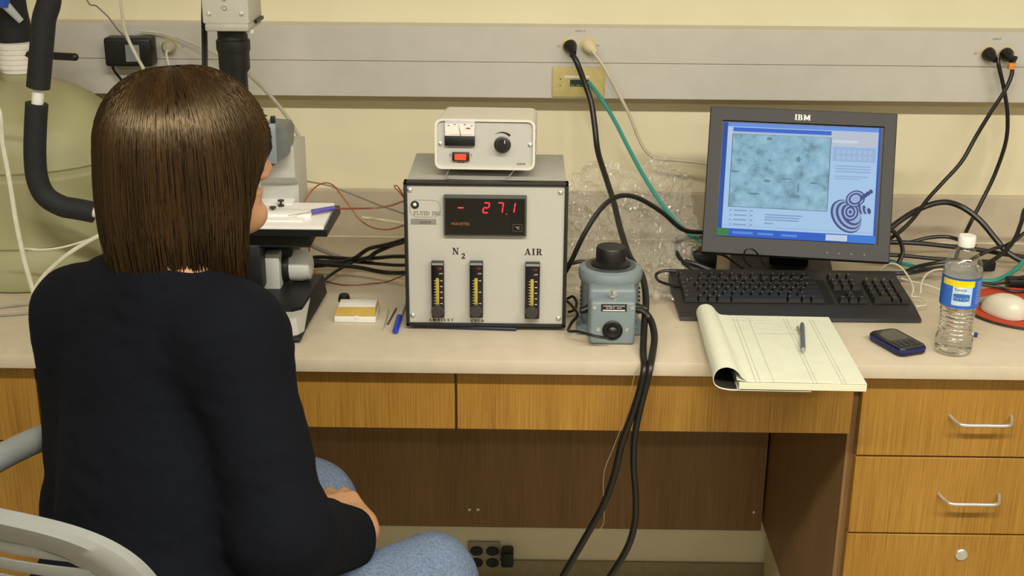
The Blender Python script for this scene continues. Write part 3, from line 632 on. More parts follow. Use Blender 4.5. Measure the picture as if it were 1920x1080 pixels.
for x in (-.06, .06): mb.lathe([(.008, 0), (.008, .006)], 12, Matrix.Translation((x, .155, .0004)))
loose(mb, 'rear_foot', M_BLACK, ps)

# ------------------------------------------------------------------ variable transformer
VX = .1565; VY = 2.195
M_VAR = pm('transformer_blue_grey', '7c898d', .42, var=.05, scale=30)
va = thing('variable_transformer', 'round blue-grey variable transformer with a big black knob', 'transformer', (VX, VY, CT))
vz = .118
MB().lathe([(.050, .012), (.053, .016), (.053, .088), (.055, .092), (.0575, .096), (.0585, .108), (.056, .1145), (.050, vz), (1e-6, vz)], 48).build('housing', M_VAR, va)
MB().lathe([(.060, .001), (.060, .010), (.052, .014), (1e-6, .0145)], 48).build('base_ring', M_VAR, va)
MB().bx(-.06, -.035, -.05, .0, .001, .009, .002).build('foot', M_VAR, va); MB().bx(.035, .06, -.05, .0, .001, .009, .002).build('foot', M_VAR, va)
mb = MB(); mb.bx(-.040, .040, -.098, -.02, .001, .082, .006, 3); mb.bx(-.042, .042, -.076, -.02, .002, .098, .007, 3); mb.build('terminal_box', M_VAR, va)
MB().lathe([(.046, vz-.0005), (.046, vz+.001), (.036, vz+.0018), (1e-6, vz+.0018)], 40).build('dial_plate', pm('dial_grey', '4a4f4c', .4, var=.3, scale=200), va)
kn = [(.036, vz+.002), (.036, vz+.005), (.030, vz+.008), (.0275, vz+.010)]
MB().lathe(kn+[(.0272, vz+.033), (.0255, vz+.0355), (1e-6, vz+.036)], 40).build('control_knob', M_BLACK, va)
T = Matrix.Translation((0, -.076, .088)) @ Matrix.Rotation(R_(90), 4, 'X')
MB().lathe([(.008, 0), (.008, .0022), (.0045, .0022), (.0045, .008), (.0035, .009)], 6, T).build('switch_nut', M_STEEL, va)
MB().cyl((0, -.084, .089), (-.004, -.094, .103), .0016, .0026, 12).build('toggle', M_STEEL, va)
np_ = MB().bx(-.021, .024, -.0988, -.0975, .0645, .078).build('name_plate', M_INK, va)
text('plate_text', 'VARIABLE AUTOTRANS', .0026, M_WHITE, np_, (.0015, -.0990, .0735)); text('plate_text', '0-140 V   10 A', .0032, M_WHITE, np_, (.0015, -.0990, .0695)); MB().bx(-.018, .021, -.0991, -.0987, .0655, .0675).build('plate_line', M_WHITE, np_)
mb = MB()
for x, z in ((-.033, .071), (.034, .071), (-.025, .030), (.026, .030)): mb.lathe([(.004, 0), (.0036, .0012), (1e-6, .002)], 14, Matrix.Translation((x, -.098, z)) @ Matrix.Rotation(R_(90), 4, 'X'))
loose(mb, 'screw', M_STEEL, va)
so = MB().lathe([(.018, 0), (.018, .003), (.016, .004), (.015, .002), (1e-6, .002)], 30, Matrix.Translation((0, -.098, .029)) @ Matrix.Rotation(R_(90), 4, 'X')).build('socket', M_BLACK, va)
MB().lathe([(.010, .002), (.0095, .008), (.006, .011), (1e-6, .0115)], 20, Matrix.Translation((0, -.098, .028)) @ Matrix.Rotation(R_(90), 4, 'X')).build('plug', M_CORD, so)
mb = MB(); mb.cyl((.038, -.055, .058), (.064, -.062, .056), .0075, .006, 14); mb.build('cord_grip', M_BLACK, va)
mb = MB(); mb.cyl((-.038, -.055, .055), (-.055, -.06, .05), .0075, .006, 14); mb.build('fuse_holder', M_BLACK, va)
mb = MB()
for s_ in (-1, 1):
    for i in range(7):
        a = R_(-90+s_*78); mb.box((.053*math.cos(a), .053*math.sin(a), .03+.008*i), (.006, .004, .0032))
loose(mb, 'vent_slot', M_INK, va)
# ------------------------------------------------------------------ crumpled clear bag behind the transformer
def vnoise(P, sc, seed):
    """smooth value noise on an array of points"""
    rg = np.random.default_rng(seed); G = rg.random((32, 32, 32)).astype(np.float32)
    Q = np.asarray(P)*sc+1000; I = np.floor(Q).astype(int); Fq = Q-I; Fq = Fq*Fq*(3-2*Fq); I %= 32; J = (I+1) % 32; r = 0
    for a in (0, 1):
        for b in (0, 1):
            for c in (0, 1):
                w_ = (Fq[:, 0] if a else 1-Fq[:, 0])*(Fq[:, 1] if b else 1-Fq[:, 1])*(Fq[:, 2] if c else 1-Fq[:, 2])
                r = r+w_*G[(J if a else I)[:, 0], (J if b else I)[:, 1], (J if c else I)[:, 2]]
    return r*2-1
M_BAG = glassy('clear_film', (.97, .96, .93), .2, .74, 1.9, True)
NX, NZ = 170, 110; u_ = np.linspace(0, 1, NX); w_ = np.linspace(0, 1, NZ); UU, WW = np.meshgrid(u_, w_, indexing='ij'); UU, WW = UU.ravel(), WW.ravel()
bx_ = .085+UU*.275; hill = .145+.055*np.sin(UU*2.6+.3)+.02*np.sin(UU*9)
bz_ = CT+.003+np.clip(WW*1.25-.18, 0, 1)*hill; by_ = 2.36+.03*UU+np.clip(WW*1.2, 0, 1)**.8*.27-np.clip(.16-WW, 0, 1)*.35
P = np.stack([bx_, by_, bz_], 1)
for sc, am, sd in ((9, .024, 1), (22, .018, 2), (48, .010, 3), (95, .006, 9), (190, .003, 12)):
    r1 = 1-2*np.abs(vnoise(P, sc, sd)); P2 = P.copy(); P2[:, 1] -= r1*am; P2[:, 2] += vnoise(P, sc, sd+5)*am*.8; P2[:, 0] += vnoise(P, sc, sd+9)*am*.6; P = P2
P[:, 2] = np.maximum(P[:, 2], CT+.0012); P[:, 1] = np.minimum(P[:, 1], CYB-.004)
mb = MB(); mb.add(P.tolist(), [(i*NZ+j, (i+1)*NZ+j, (i+1)*NZ+j+1, i*NZ+j+1) for i in range(NX-1) for j in range(NZ-1)])
o = mb.build('plastic_bag', M_BAG); tag(o, 'crumpled clear plastic bag behind the transformer, against the backsplash', 'bag')
o.data.shade_flat()

# ------------------------------------------------------------------ monitor
MC = np.array([.538, 2.437, 1.111]); MYAW, MT, MW, MH = R_(-9.0), R_(22.9), .362, .294
M_MON = pm('monitor_charcoal', '2f2e2d', .55, var=.06, scale=400)
mo = thing('monitor', 'charcoal flat computer monitor with a lit blue screen behind the keyboard', 'monitor', (MC[0]+.012, MC[1]+.085, CT), MYAW)
T = Matrix.Rotation(-MYAW, 4, 'Z') @ Matrix.Translation(tuple(MC-np.array([MC[0]+.012, MC[1]+.085, CT]))) @ Matrix.Rotation(MYAW, 4, 'Z') @ Matrix.Rotation(-MT, 4, 'X')
# screen rectangle inside the bezel, local x,z
SX0, SX1, SZ0, SZ1 = -MW/2+.028, MW/2-.0285, -MH/2+.036, MH/2-.030
def frame(mb, x0, x1, z0, z1, a0, a1, c0, c1, y0, y1):
    mb.bx(x0, a0, y0, y1, z0, z1, .002); mb.bx(a1, x1, y0, y1, z0, z1, .002); mb.bx(a0-.001, a1+.001, y0, y1, z0, c0, .002); mb.bx(a0-.001, a1+.001, y0, y1, c1, z1, .002)
mb = MB(); hx, hz = MW/2, MH/2
o_, i_ = [(-hx, -hz), (hx, -hz), (hx, hz), (-hx, hz)], [(SX0-.002, SZ0-.002), (SX1+.005, SZ0-.002), (SX1+.005, SZ1+.003), (SX0-.002, SZ1+.003)]
v = [(x, 0, z) for x, z in o_]+[(x+(.002 if x < 0 else -.002), -.003, z+(.002 if z < 0 else -.002)) for x, z in o_]+[(x, -.003, z) for x, z in i_]+[(x, .004, z) for x, z in i_]+[(x, .022, z) for x, z in o_]
f = []
for i in range(4):
    j = (i+1) % 4; f += [(16+i, 16+j, j, i), (i, j, 4+j, 4+i), (4+i, 4+j, 8+j, 8+i), (8+i, 8+j, 12+j, 12+i)]
f.append((19, 18, 17, 16)); mb.add(v, f); mb.build('bezel', M_MON, mo, M=T)
mb = MB(); mb.bx(-hx+.02, hx-.02, .0222, .045, -hz+.03, hz-.02, .006); mb.build('rear_shell', M_MON, mo, M=T)
mb = MB(); serif('IBM', .0115, -.0155, hz-.0215, -.0036, -.0031, mb, .06, .2); mb.build('maker_logo', M_WHITE, mo, M=T)
mb = MB()
for x in (.062, .085, .108, .133): mb.lathe([(.0022, 0), (.0018, .001), (1e-6, .0012)], 10, Matrix.Translation((x, -.003, -hz+.013)) @ Matrix.Rotation(R_(90), 4, 'X'))
loose(mb, 'button', pm('button_grey', '6a6864', .4), mo, T)
# stand
mb = MB(); mb.bx(-.04, .04, -.005, .02, .012, .17, .005); mb.build('stand_neck', M_BLACK, mo)
mb = MB(); mb.bx(-.12, .09, -.075, .075, .0006, .014, .005); mb.build('stand_base', M_MON, mo)
mb = MB(); mb.bx(-.06, .06, -.06, .0, .05, .09, .004); mb.build('stand_hinge', M_BLACK, mo)
# the picture on the screen, in thin sheets
MB().add([(SX0-.003, .0039, SZ0-.003), (SX1+.006, .0039, SZ0-.003), (SX1+.006, .0039, SZ1+.004), (SX0-.003, .0039, SZ1+.004)], [(0, 1, 2, 3)]).build('lcd_border', pm('lcd_black', '0b0b10', .4), mo, M=T)
sw_, sh_ = SX1-SX0, SZ1-SZ0; lay = [0]
def sheet(name, a0, a1, b0, b1, mat, par):
    lay[0] += 1; y = .0036-.00004*lay[0]
    return MB().add([(SX0+a0*sw_, y, SZ1-b1*sh_), (SX0+a1*sw_, y, SZ1-b1*sh_), (SX0+a1*sw_, y, SZ1-b0*sh_), (SX0+a0*sw_, y, SZ1-b0*sh_)], [(0, 1, 2, 3)]).build(name, mat, par, M=T)
EK = .82
E_ = lambda n, c, k=1: emat('screen_'+n, c, EK*k)
sc = sheet('screen', 0, 1, 0, 1, E_('blue', '2f62c4'), mo)
sheet('desktop_strip', 0, .03, 0, .93, E_('navy', '2a55b0'), sc)
sheet('browser_page', .03, .985, .035, .93, E_('page', 'b4d8fc'), sc)
sheet('browser_title', .03, .985, .0, .035, E_('title', '6f9cf0'), sc)
sheet('tool_column', .035, .065, .045, .19, E_('tool', 'c9d6f4'), sc)
sheet('browser_header', .69, .975, .045, .165, E_('header', 'c9d3e0'), sc); sheet('address_field', .70, .86, .115, .14, E_('field', 'd9e6fa'), sc)
sheet('page_banner', .705, .975, .175, .30, E_('banner', 'a3c3ea'), sc); 
sheet('window_title', .065, .69, .042, .077, E_('wtitle', '3c6fe0'), sc); sheet('window_menu', .065, .69, .077, .10, E_('menu', 'b9cde0'), sc)
# micrograph
mt = bpy.data.materials.new('screen_micrograph'); mt.use_nodes = True; nt = mt.node_tree; b = nt.nodes['Principled BSDF']; N = nt.nodes.new
g = N('ShaderNodeNewGeometry'); n1 = N('ShaderNodeTexNoise'); n1.inputs['Scale'].default_value = 38; n1.inputs['Detail'].default_value = 5; n1.inputs['Roughness'].default_value = .6
mp = N('ShaderNodeMapping'); mp.inputs['Scale'].default_value = (1, 1, 1); nt.links.new(g.outputs['Position'], mp.inputs[0]); nt.links.new(mp.outputs[0], n1.inputs[0])
r = N('ShaderNodeValToRGB'); e = r.color_ramp.elements; e[0].position = .3; e[0].color = lin('6f929f'); e[1].position = .68; e[1].color = lin('aedaf0')
k_ = e.new(.46); k_.color = lin('92c0d8')
nt.links.new(n1.outputs['Fac'], r.inputs[0]); nt.links.new(r.outputs[0], b.inputs['Emission Color']); b.inputs['Emission Strength'].default_value = EK*.95
b.inputs['Base Color'].default_value = (.01, .01, .01, 1); b.inputs['Roughness'].default_value = .6; b.inputs['Specular IOR Level'].default_value = .1
sheet('micrograph_border', .062, .692, .098, .742, E_('border', '5c7078'), sc); sheet('micrograph', .066, .688, .10, .738, mt, sc)
for a0, b0, ww, hh in ((.49, .30, .03, .05), (.31, .32, .018, .025), (.30, .50, .05, .025), (.42, .475, .09, .012), (.5, .55, .012, .09), (.49, .625, .05, .03), (.6, .50, .05, .02), (.22, .62, .07, .02), (.09, .43, .06, .02), (.3, .13, .04, .03), (.12, .33, .03, .015)):
    lay[0] += 1; y = .0036-.00004*lay[0]; ph = a0*40
    pts = [(SX0+(a0+ww*.5*math.cos(i*.6283)*(1+.25*math.sin(i*2+ph)))*sw_, y, SZ1-(b0+hh*.5*math.sin(i*.6283)*(1+.3*math.cos(i*3+ph)))*sh_) for i in range(10)]
    MB().add(pts, [tuple(range(9, -1, -1))]).build('crystal', E_('speck', '6f93a2'), sc, M=T)
def lines(par, rows, mat, name='text_line'):
    for a0, a1, b0, hh in rows: sheet(name, a0, a1, b0, b0+hh, mat, par)
G1 = E_('textgrey', '8aabd4'); G2 = E_('textpale', '9dbde6')
lines(sc, [(.10, .185, .765+i*.041, .012) for i in range(4)]+[(.075, .085, .764+i*.041, .014) for i in range(4)]+[(.205, .222, .764+i*.041, .012) for i in range(4)], G1)
lines(sc, [(.30, .535, .79, .011), (.30, .52, .812, .011), (.30, .515, .834, .011), (.30, .355, .866, .011)], G1)
lines(sc, [(.725, .945, .335+i*.024, .012) for i in range(3)]+[(.72, .93, .425, .011), (.72, .88, .446, .009)], G2)
lines(sc, [(.73+i*.033, .752+i*.033, .20+j*.052, .034) for i in range(7) for j in range(2)], E_('heading', 'b2cdf0'), 'heading_letter')
sheet('menu_rule', .198, .2, .752, .92, G1, sc); sheet('page_rule', .03, .985, .905, .909, G2, sc)
# striped ornamental drawing: body, head, tail, beak built of flat rings
def blob(name, cx, cz, rx, rz, rot, mat, n=22, k=0.):
    lay[0] += 1; y = .0036-.00004*lay[0]; c, s_ = math.cos(rot), math.sin(rot); v = []
    for i in range(n):
        a = 2*math.pi*i/n; q = 1+k*math.cos(2*a+.6); X, Z = rx*math.cos(a)*q, rz*math.sin(a)*q; v.append((SX0+(cx)*sw_+X*c-Z*s_, y, SZ1-cz*sh_+X*s_+Z*c))
    MB().add(v, [tuple(range(n))]).build(name, mat, sc, M=T)
DK, LT = E_('drawdark', '45578f'), E_('drawlight', 'a9bfe6')
for i, (rr, mm) in enumerate(((1, DK), (.93, LT), (.83, DK), (.74, LT), (.64, DK), (.53, LT))): blob('drawing_body', .81+.013*i*.6, .775-.004*i, .036*rr, .026*rr, R_(-52), mm)
for i, (rr, mm) in enumerate(((1, DK), (.8, LT), (.62, DK), (.4, LT), (.2, DK))): blob('drawing_eye', .835, .735, .0155*rr, .018*rr, 0, mm)
for i, (rr, mm) in enumerate(((1, DK), (.85, LT), (.7, DK), (.5, LT))): blob('drawing_crown', .862, .62, .019*rr, .016*rr, R_(30), mm)
for i in range(4): blob('drawing_plume', .905+.017*i, .605-.018*i, .0055-.0006*i, .0045, R_(40), DK, 8)
for i in range(5): blob('drawing_tail', .895+.014*i, .70+.005*i, .0035, .012-.0014*i, R_(15), DK if i % 2 == 0 else LT, 10)
sheet('taskbar', 0, 1, .932, 1, E_('taskbar', '2f66d6'), sc); sheet('start_button', 0, .075, .936, .998, E_('start', '3c8a3c'), sc)
lines(sc, [(.10, .23, .955, .022), (.26, .36, .957, .02), (.41, .51, .959, .02)], E_('tasktext', '5f96ee'), 'task_entry'); sheet('tray_field', .69, .825, .94, .992, E_('tray', 'cfe0fa'), sc); sheet('tray', .83, 1, .936, .998, E_('tray2', '3f86e6'), sc)

# ------------------------------------------------------------------ keyboard
kx0, kx1, ky0, ky1 = .2905, .7405, 2.2225, 2.425; kw, kd = kx1-kx0, ky1-ky0
kb = thing('keyboard', 'long black computer keyboard in front of the monitor', 'keyboard', ((kx0+kx1)/2, (ky0+ky1)/2, CT), R_(.4))
M_KB = pm('keyboard_black', '252423', .5, var=.08); M_KEY = pm('key_black', '1d1c1c', .42, var=.1); M_WELL = pm('well_black', '0d0d0d', .6)
pf = [(-kd/2, .002), (-kd/2+.002, .008), (-kd/2+.052, .0185), (-kd/2+.172, .031), (kd/2-.012, .038), (kd/2-.002, .036), (kd/2, .03), (kd/2, .006)]
mb = MB(); n = len(pf); mb.add([(-kw/2, y, z) for y, z in pf]+[(kw/2, y, z) for y, z in pf], [tuple(range(n)), tuple(range(2*n-1, n-1, -1))]+[(i, i+n, (i+1) % n+n, (i+1) % n) for i in range(n)]); mb.build('case', M_KB, kb)
sl = math.atan2(.0125, .12); yk = -kd/2+.052
def kz(y): return .0185+(y-yk)*math.tan(sl)
for x0, x1, r0, r1 in ((-kw/2+.012, .075, 0, 5.5), (.082, .139, 0, 5.5), (.147, kw/2-.017, 0, 5.05)):
    mb = MB(); y0, y1 = yk-.001, yk+.0192*r1+.001; mb.add([(x0, y0, kz(y0)+.0004), (x1, y0, kz(y0)+.0004), (x1, y1, kz(y1)+.0004), (x0, y1, kz(y1)+.0004)], [(0, 1, 2, 3)]); mb.build('key_well', M_WELL, kb)
KM = {}
def key(x, y, wu, hu=1):
    q = (round(wu, 2), hu)
    if q not in KM:
        a, b_ = wu*.0181/2-.0006, hu*.0192/2-.0008; ta, tb = a-.0022, b_-.0022
        v = [(-a, -b_, 0), (a, -b_, 0), (a, b_, 0), (-a, b_, 0), (-ta, -tb+.0004, .0075), (ta, -tb+.0004, .0075), (ta, tb+.0008, .0082), (-ta, tb+.0008, .0082)]
        m_ = MB().add(v, [(3, 2, 1, 0), (4, 5, 6, 7), (0, 1, 5, 4), (1, 2, 6, 5), (2, 3, 7, 6), (3, 0, 4, 7)])
        me = m_.mesh('key'); me.materials.append(M_KEY); me.materials.append(M_WHITE); KM[q] = me
    o = inst(KM[q], 'key', kb, (x, y, kz(y)+.0006)); o.rotation_euler = (sl, 0, 0); return o
rows = [[1.5, 1, 1, 1.5, 6, 1.5, 1, 1.5], [2.25]+[1]*10+[2.75], [1.75]+[1]*11+[2.25], [1.5]+[1]*12+[1.5], [1]*13+[2]]
M_LEG = pm('key_legend', 'b9b8ae', .6); leg_me = MB().add([(-.0012, -.0008, 0), (.0012, -.0008, 0), (.0012, .0008, 0), (-.0012, .0008, 0)], [(0, 1, 2, 3)]).mesh('legend'); leg_me.materials.append(M_LEG)
def legend(k, dx): l = inst(leg_me, 'legend', k, (dx, .0045, .0084))
for r, row in enumerate(rows):
    x = -kw/2+.013; s_ = .2685/ (sum(row)*.0181)
    for wu in row:
        k = key(x+wu*.0181*s_/2+.0, yk+.0096+r*.0192, wu*s_); x += wu*.0181*s_
        if wu < 3: legend(k, -.003 if wu <= 1.1 else -wu*.005)
yF = yk+.0096+5*.0192+.006
for i in range(13):
    if i != 1: legend(key(-kw/2+.0226+i*.0181*1.12, yF, 1), -.003)
for i in range(3):
    cx_ = .0925+i*.0181
    for r in (3, 4): legend(key(cx_, yk+.0096+r*.0192, 1), -.002)
    legend(key(cx_, yF, 1), -.002); legend(key(cx_, yk+.0096, 1), 0)
legend(key(.1106, yk+.0096+.0192, 1), 0)
nx = .157
for r in range(5):
    for c in range(4):
        if r == 0 and c == 1 or c == 3 and r in (1, 3): continue
        if r == 0 and c == 0: key(nx+.009, yk+.0096, 2)
        elif c == 3 and r in (0, 2): key(nx+c*.0172, yk+.0192+r*.0192, 1, 2)
        else: legend(key(nx+c*.0172, yk+.0096+r*.0192, .95), -.002)
mb = MB()
for i in range(3): mb.box((.163+i*.017, yF+.002, kz(yF)+.0012), (.004, .002, .0008))
loose(mb, 'status_light', pm('pale_print', '8a8a80', .5), kb)

# ------------------------------------------------------------------ legal pad with rolled pages, pencil
PX0, PX1, PY0, PY1 = .333, .5615, 1.903, 2.214
pad = thing('legal_pad', 'pale yellow ruled legal pad with its pages rolled under on the left', 'notepad', ((PX0+PX1)/2, (PY0+PY1)/2, CT), R_(-1.2)); pw, pl = (PX1-PX0)/2, (PY1-PY0)/2
M_PAD = pm('legal_paper', 'dee0cb', .75, var=.03, scale=30); M_PAD2 = pm('paper_edge', 'd8d8be', .8, var=.06, scale=900, stretch=(.02, .02, 1))
MB().bx(-pw+.022, pw, -pl, pl, .0030, .0150, .0006, 1).build('page_block', M_PAD2, pad)
mb = MB(); NXp, NYp = 16, 12; v = []
for i in range(NXp+1):
    for j in range(NYp+1):
        a, b_ = i/NXp, j/NYp; lift = .0015*a*a*(1-b_)+.0008*math.sin(a*5)*(1-b_)+.004*max(0, .08-a)/.08
        v.append((-pw+.018+a*(2*pw-.018), -pl+b_*2*pl, .0154+lift))
mb.add(v, [(i*(NYp+1)+j, (i+1)*(NYp+1)+j, (i+1)*(NYp+1)+j+1, i*(NYp+1)+j+1) for i in range(NXp) for j in range(NYp)]); sheet_o = mb.build('top_sheet', M_PAD, pad)
# rolled pages: cross-section in x,z swept along y; from the sheet up and round the left, then under the pad
cs = [(-pw+.034, .0165), (-pw+.026, .023), (-pw+.019, .032), (-pw+.010, .0385), (-pw-.002, .0405), (-pw-.013, .036), (-pw-.019, .026), (-pw-.019, .015), (-pw-.012, .006), (-pw+.004, .0016), (-pw+.03, .0008), (-pw+.14, .0008)]
C2 = catmull([(x, 0, z) for x, z in cs], 6); mb = MB(); v = []; n = len(C2); NYr = 10
for side in (0, 1):
    for i, p in enumerate(C2):
        tn = (C2[min(i+1, n-1)]-C2[max(i-1, 0)]).normalized(); nm = Vector((tn.z, 0, -tn.x)); th = .0009 if i < n-8 else .0005
        for j in range(NYr+1):
            b_ = j/NYr; q = 1-.35*b_ if p.z > .004 else 1
            px, pz_ = p.x, p.z
            if p.z > .004: px = -pw+.004+(p.x+pw-.004)*(.78+.22*(1-b_)); pz_ = .004+(p.z-.004)*(.80+.2*(1-b_))
            v.append((px+nm.x*th*side, -pl+.001+b_*(2*pl+.006), pz_+nm.z*th*side))
K = NYr+1; f = []
for i in range(n-1):
    for j in range(NYr):
        f.append((i*K+j, i*K+j+1, (i+1)*K+j+1, (i+1)*K+j)); o2 = n*K; f.append((o2+i*K+j, o2+(i+1)*K+j, o2+(i+1)*K+j+1, o2+i*K+j+1))
    for j in (0, NYr): f.append((i*K+j, (i+1)*K+j, n*K+(i+1)*K+j, n*K+i*K+j))
mb.add(v, f); mb.build('rolled_pages', M_PAD, pad)
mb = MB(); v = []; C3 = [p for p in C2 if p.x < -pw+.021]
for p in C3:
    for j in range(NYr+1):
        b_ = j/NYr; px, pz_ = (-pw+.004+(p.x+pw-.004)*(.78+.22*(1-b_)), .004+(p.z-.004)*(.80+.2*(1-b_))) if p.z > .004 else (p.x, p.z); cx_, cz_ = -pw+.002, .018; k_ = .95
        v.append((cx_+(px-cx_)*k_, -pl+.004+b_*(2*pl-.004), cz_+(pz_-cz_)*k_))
mb.add(v, [(i*K+j, i*K+j+1, (i+1)*K+j+1, (i+1)*K+j) for i in range(len(C3)-1) for j in range(NYr)]); mb.build('roll_shade', pm('roll_shade_brown', '221c12', .85), pad)  # dark liner added to paint the shade inside the hollow roll
MB().bx(-pw+.024, pw-.004, -pl+.002, pl, .0016, .0028).build('backing_board', pm('cardboard_dark', '4a4028', .8), pad)
M_RULE = pm('rule_grey', '98a090', .7, var=0); M_PENC = pm('pencil_mark', '84877a', .8, var=0)
mb = MB(); zz = .0163
def hgt(x, y):
    a, b_ = (x+pw-.018)/(2*pw-.018), (y+pl)/(2*pl); return .0154+.0015*a*a*(1-b_)+.0008*math.sin(a*5)*(1-b_)+.004*max(0, .08-a)/.08+.0003
def stroke(x0, y0, x1, y1, w_, mb):
    n_ = 8; v = []; dx, dy = x1-x0, y1-y0; l = math.hypot(dx, dy); px, py_ = -dy/l*w_/2, dx/l*w_/2
    for i in range(n_+1):
        x, y = x0+dx*i/n_, y0+dy*i/n_; h = hgt(x, y); v += [(x+px, y+py_, h), (x-px, y-py_, h)]
    mb.add(v, [(2*i, 2*i+1, 2*i+3, 2*i+2) for i in range(n_)])
for x in (-.065, -.058, -.036, .028, .034, .075, .081): stroke(x, -pl, x, pl-.012, .0006, mb)
for i in range(40): stroke(-pw+.03, pl-.02-i*.0071, pw, pl-.02-i*.0071, .00026, mb)
mb.build('ruled_lines', M_RULE, sheet_o)
mb = MB(); rg = random.Random(3)
for r, (x0, x1) in enumerate(((-.07, .02), (-.07, .05), (-.03, .06), (-.03, .05), (-.03, .055), (-.025, .03))):
    y = pl-.012-r*.0145; x = x0
    while x < x1:
        dx = rg.uniform(.002, .006); stroke(x, y+rg.uniform(-.0015, .0015), x+dx, y+rg.uniform(-.0018, .0018), .0005, mb); x += dx+rg.uniform(.0005, .003)
stroke(-.04, pl-.095, .035, pl-.092, .0006, mb); mb.build('pencil_notes', M_PENC, sheet_o)
a, b = pz(1504, 607, CT+.0205), pz(1506, 661, CT+.0205)
pc = thing('mechanical_pencil', 'grey mechanical pencil lying on the legal pad', 'pencil', (a[0], a[1], CT+.0205)); d = b-a; g = lambda t_: (d[0]*t_, d[1]*t_, 0)
MB().tube([g(.06), g(.3), g(.7), g(.9)], .0042, 12, 3).build('barrel', pm('pencil_grey', '5a5f68', .3), pc); MB().tube([g(.9), g(1.)], lambda q: .004-.003*q, 12, 0).build('tip', M_STEEL, pc); MB().tube([g(0), g(.06)], .003, 10, 0).build('button', pm('pencil_dark', '3a3d44', .4), pc)
MB().bx(-.0060+d[0]*.3, -.0035+d[0]*.3, d[1]*.5, d[1]*.12, -.001, .002, .0006).build('clip', pm('gold_clip', 'b9973f', .35, .6), pc)

# ------------------------------------------------------------------ phone
c = np.mean([pz(u, v, CT+.012) for u, v in ((1634, 625), (1690, 618), (1732, 648), (1676, 663))], 0); a, b = pz(1642, 622, CT+.012), pz(1705, 657, CT+.012)
ang = math.atan2((b-a)[1], (b-a)[0])
ph = thing('mobile_phone', 'dark mobile phone with a blue rim lying between pad and bottle', 'phone', (c[0], c[1], CT), ang)
pw2, pl2 = .049, .0305
def slab(mb, lx, ly, z0, z1, r, top=1.0, n=5):
    o = []
    for sx, sy, a0 in ((1, 1, 0), (-1, 1, 90), (-1, -1, 180), (1, -1, 270)):
        for i in range(n+1): q = R_(a0+90*i/n); o.append((sx*(lx-r)+r*math.cos(q), sy*(ly-r)+r*math.sin(q)))
    k = len(o); mb.add([(x, y, z0) for x, y in o]+[(x*top, y*top, z1) for x, y in o], [tuple(range(k-1, -1, -1)), tuple(range(k, 2*k))]+[(i, (i+1) % k, (i+1) % k+k, i+k) for i in range(k)]); return mb
mb = MB(); slab(mb, pw2*.94, pl2*.92, .0006, .004, .012, 1.05); slab(mb, pw2*.985, pl2*.965, .004, .013, .012, 1.0); mb.build('body', pm('phone_navy', '14162b', .3, var=.1), ph)
slab(MB(), pw2, pl2, .0095, .0125, .013, .985).build('rim', pm('phone_blue', '26389a', .25, .4), ph)
slab(MB(), pw2*.965, pl2*.94, .0125, .0158, .012, .965).build('face', pm('phone_black', '17171b', .25), ph)
MB().bx(-.038, .008, -.0215, .0215, .0158, .0162, .0).build('display', pm('phone_glass', '3a3c36', .12), ph)
mb = MB()
for x in (.016, .024, .032):
    for y in (-.017, -.006, .006, .017): mb.box((x, y, .0162), (.006, .009, .001), .0003, 1)
loose(mb, 'phone_key', pm('phone_key', '2a2a30', .3), ph)

# ------------------------------------------------------------------ water bottle
c = (pz(1748, 650, CT)+pz(1822, 650, CT))/2
bo = thing('water_bottle', 'clear plastic water bottle with a blue label and white cap, nearly full', 'bottle', (c[0]-.007, c[1]-.024, CT))
R0 = .0325
M_PET = glassy('clear_pet', (.98, .985, .985), .08, .96, 1.7)
prof = [(.012, .004), (.020, .001), (.027, .0012), (.031, .006), (R0, .014), (R0, .026), (.0315, .030)]
for i in range(7):
    z = .032+i*.0078; w_ = .0285-.0022*math.sin(math.pi*(i+.5)/7); prof += [(w_+.0022, z), (w_+.0026, z+.002), (w_+.0008, z+.0045), (w_+.0008, z+.006)]
prof += [(.031, .0875), (R0, .0905), (R0, .146), (.0328, .149), (.0325, .158), (.029, .170), (.0225, .182), (.0150, .190), (.0128, .194), (.0128, .198)]
MB().lathe(prof, 48).build('shell', M_PET, bo)
wat = bpy.data.materials.new('water'); wat.use_nodes = True; b = wat.node_tree.nodes['Principled BSDF']; b.inputs['Transmission Weight'].default_value = 1; b.inputs['Roughness'].default_value = 0; b.inputs['IOR'].default_value = 1.25; b.inputs['Base Color'].default_value = (.99, .995, .99, 1)
wp = [(1e-6, .004)]+[(max(r-.0012, .01), max(z, .003)) for r, z in prof[1:] if z < .157]+[(.0312, .1575), (1e-6, .1576)]
MB().lathe(wp, 48).build('water', wat, bo)
capp = [(.0142, .196), (.0146, .197), (.0146, .203), (.0142, .2035), (.0146, .204), (.0146, .2125), (.0135, .2145), (1e-6, .2148)]
MB().lathe(capp, 36).build('cap', M_WHITE, bo)
def wrap(name, a0, a1, z0, z1, r, mat, par, n=20, fz=None):
    mb = MB(); v = []
    for i in range(n+1):
        a = R_(a0+(a1-a0)*i/n); q = 0 if fz is None else fz(i/n)
        for z in (z0+(q[0] if fz else 0), z1+(q[1] if fz else 0)): v.append((r*math.sin(a), -r*math.cos(a), z))
    mb.add(v, [(2*i, 2*i+2, 2*i+3, 2*i+1) for i in range(n)]); return mb.build(name, mat, par)
lb = wrap('label', -180, 180, .092, .1455, R0+.0004, pm('label_blue', '2b62c2', .35, var=.06, scale=300), bo, 64)
lm = lb.data.materials[0].node_tree; lg = lm.nodes.new('ShaderNodeNewGeometry'); lx = lm.nodes.new('ShaderNodeMix'); lx.data_type = 'RGBA'; src = lm.nodes['Principled BSDF'].inputs['Base Color'].links[0].from_socket
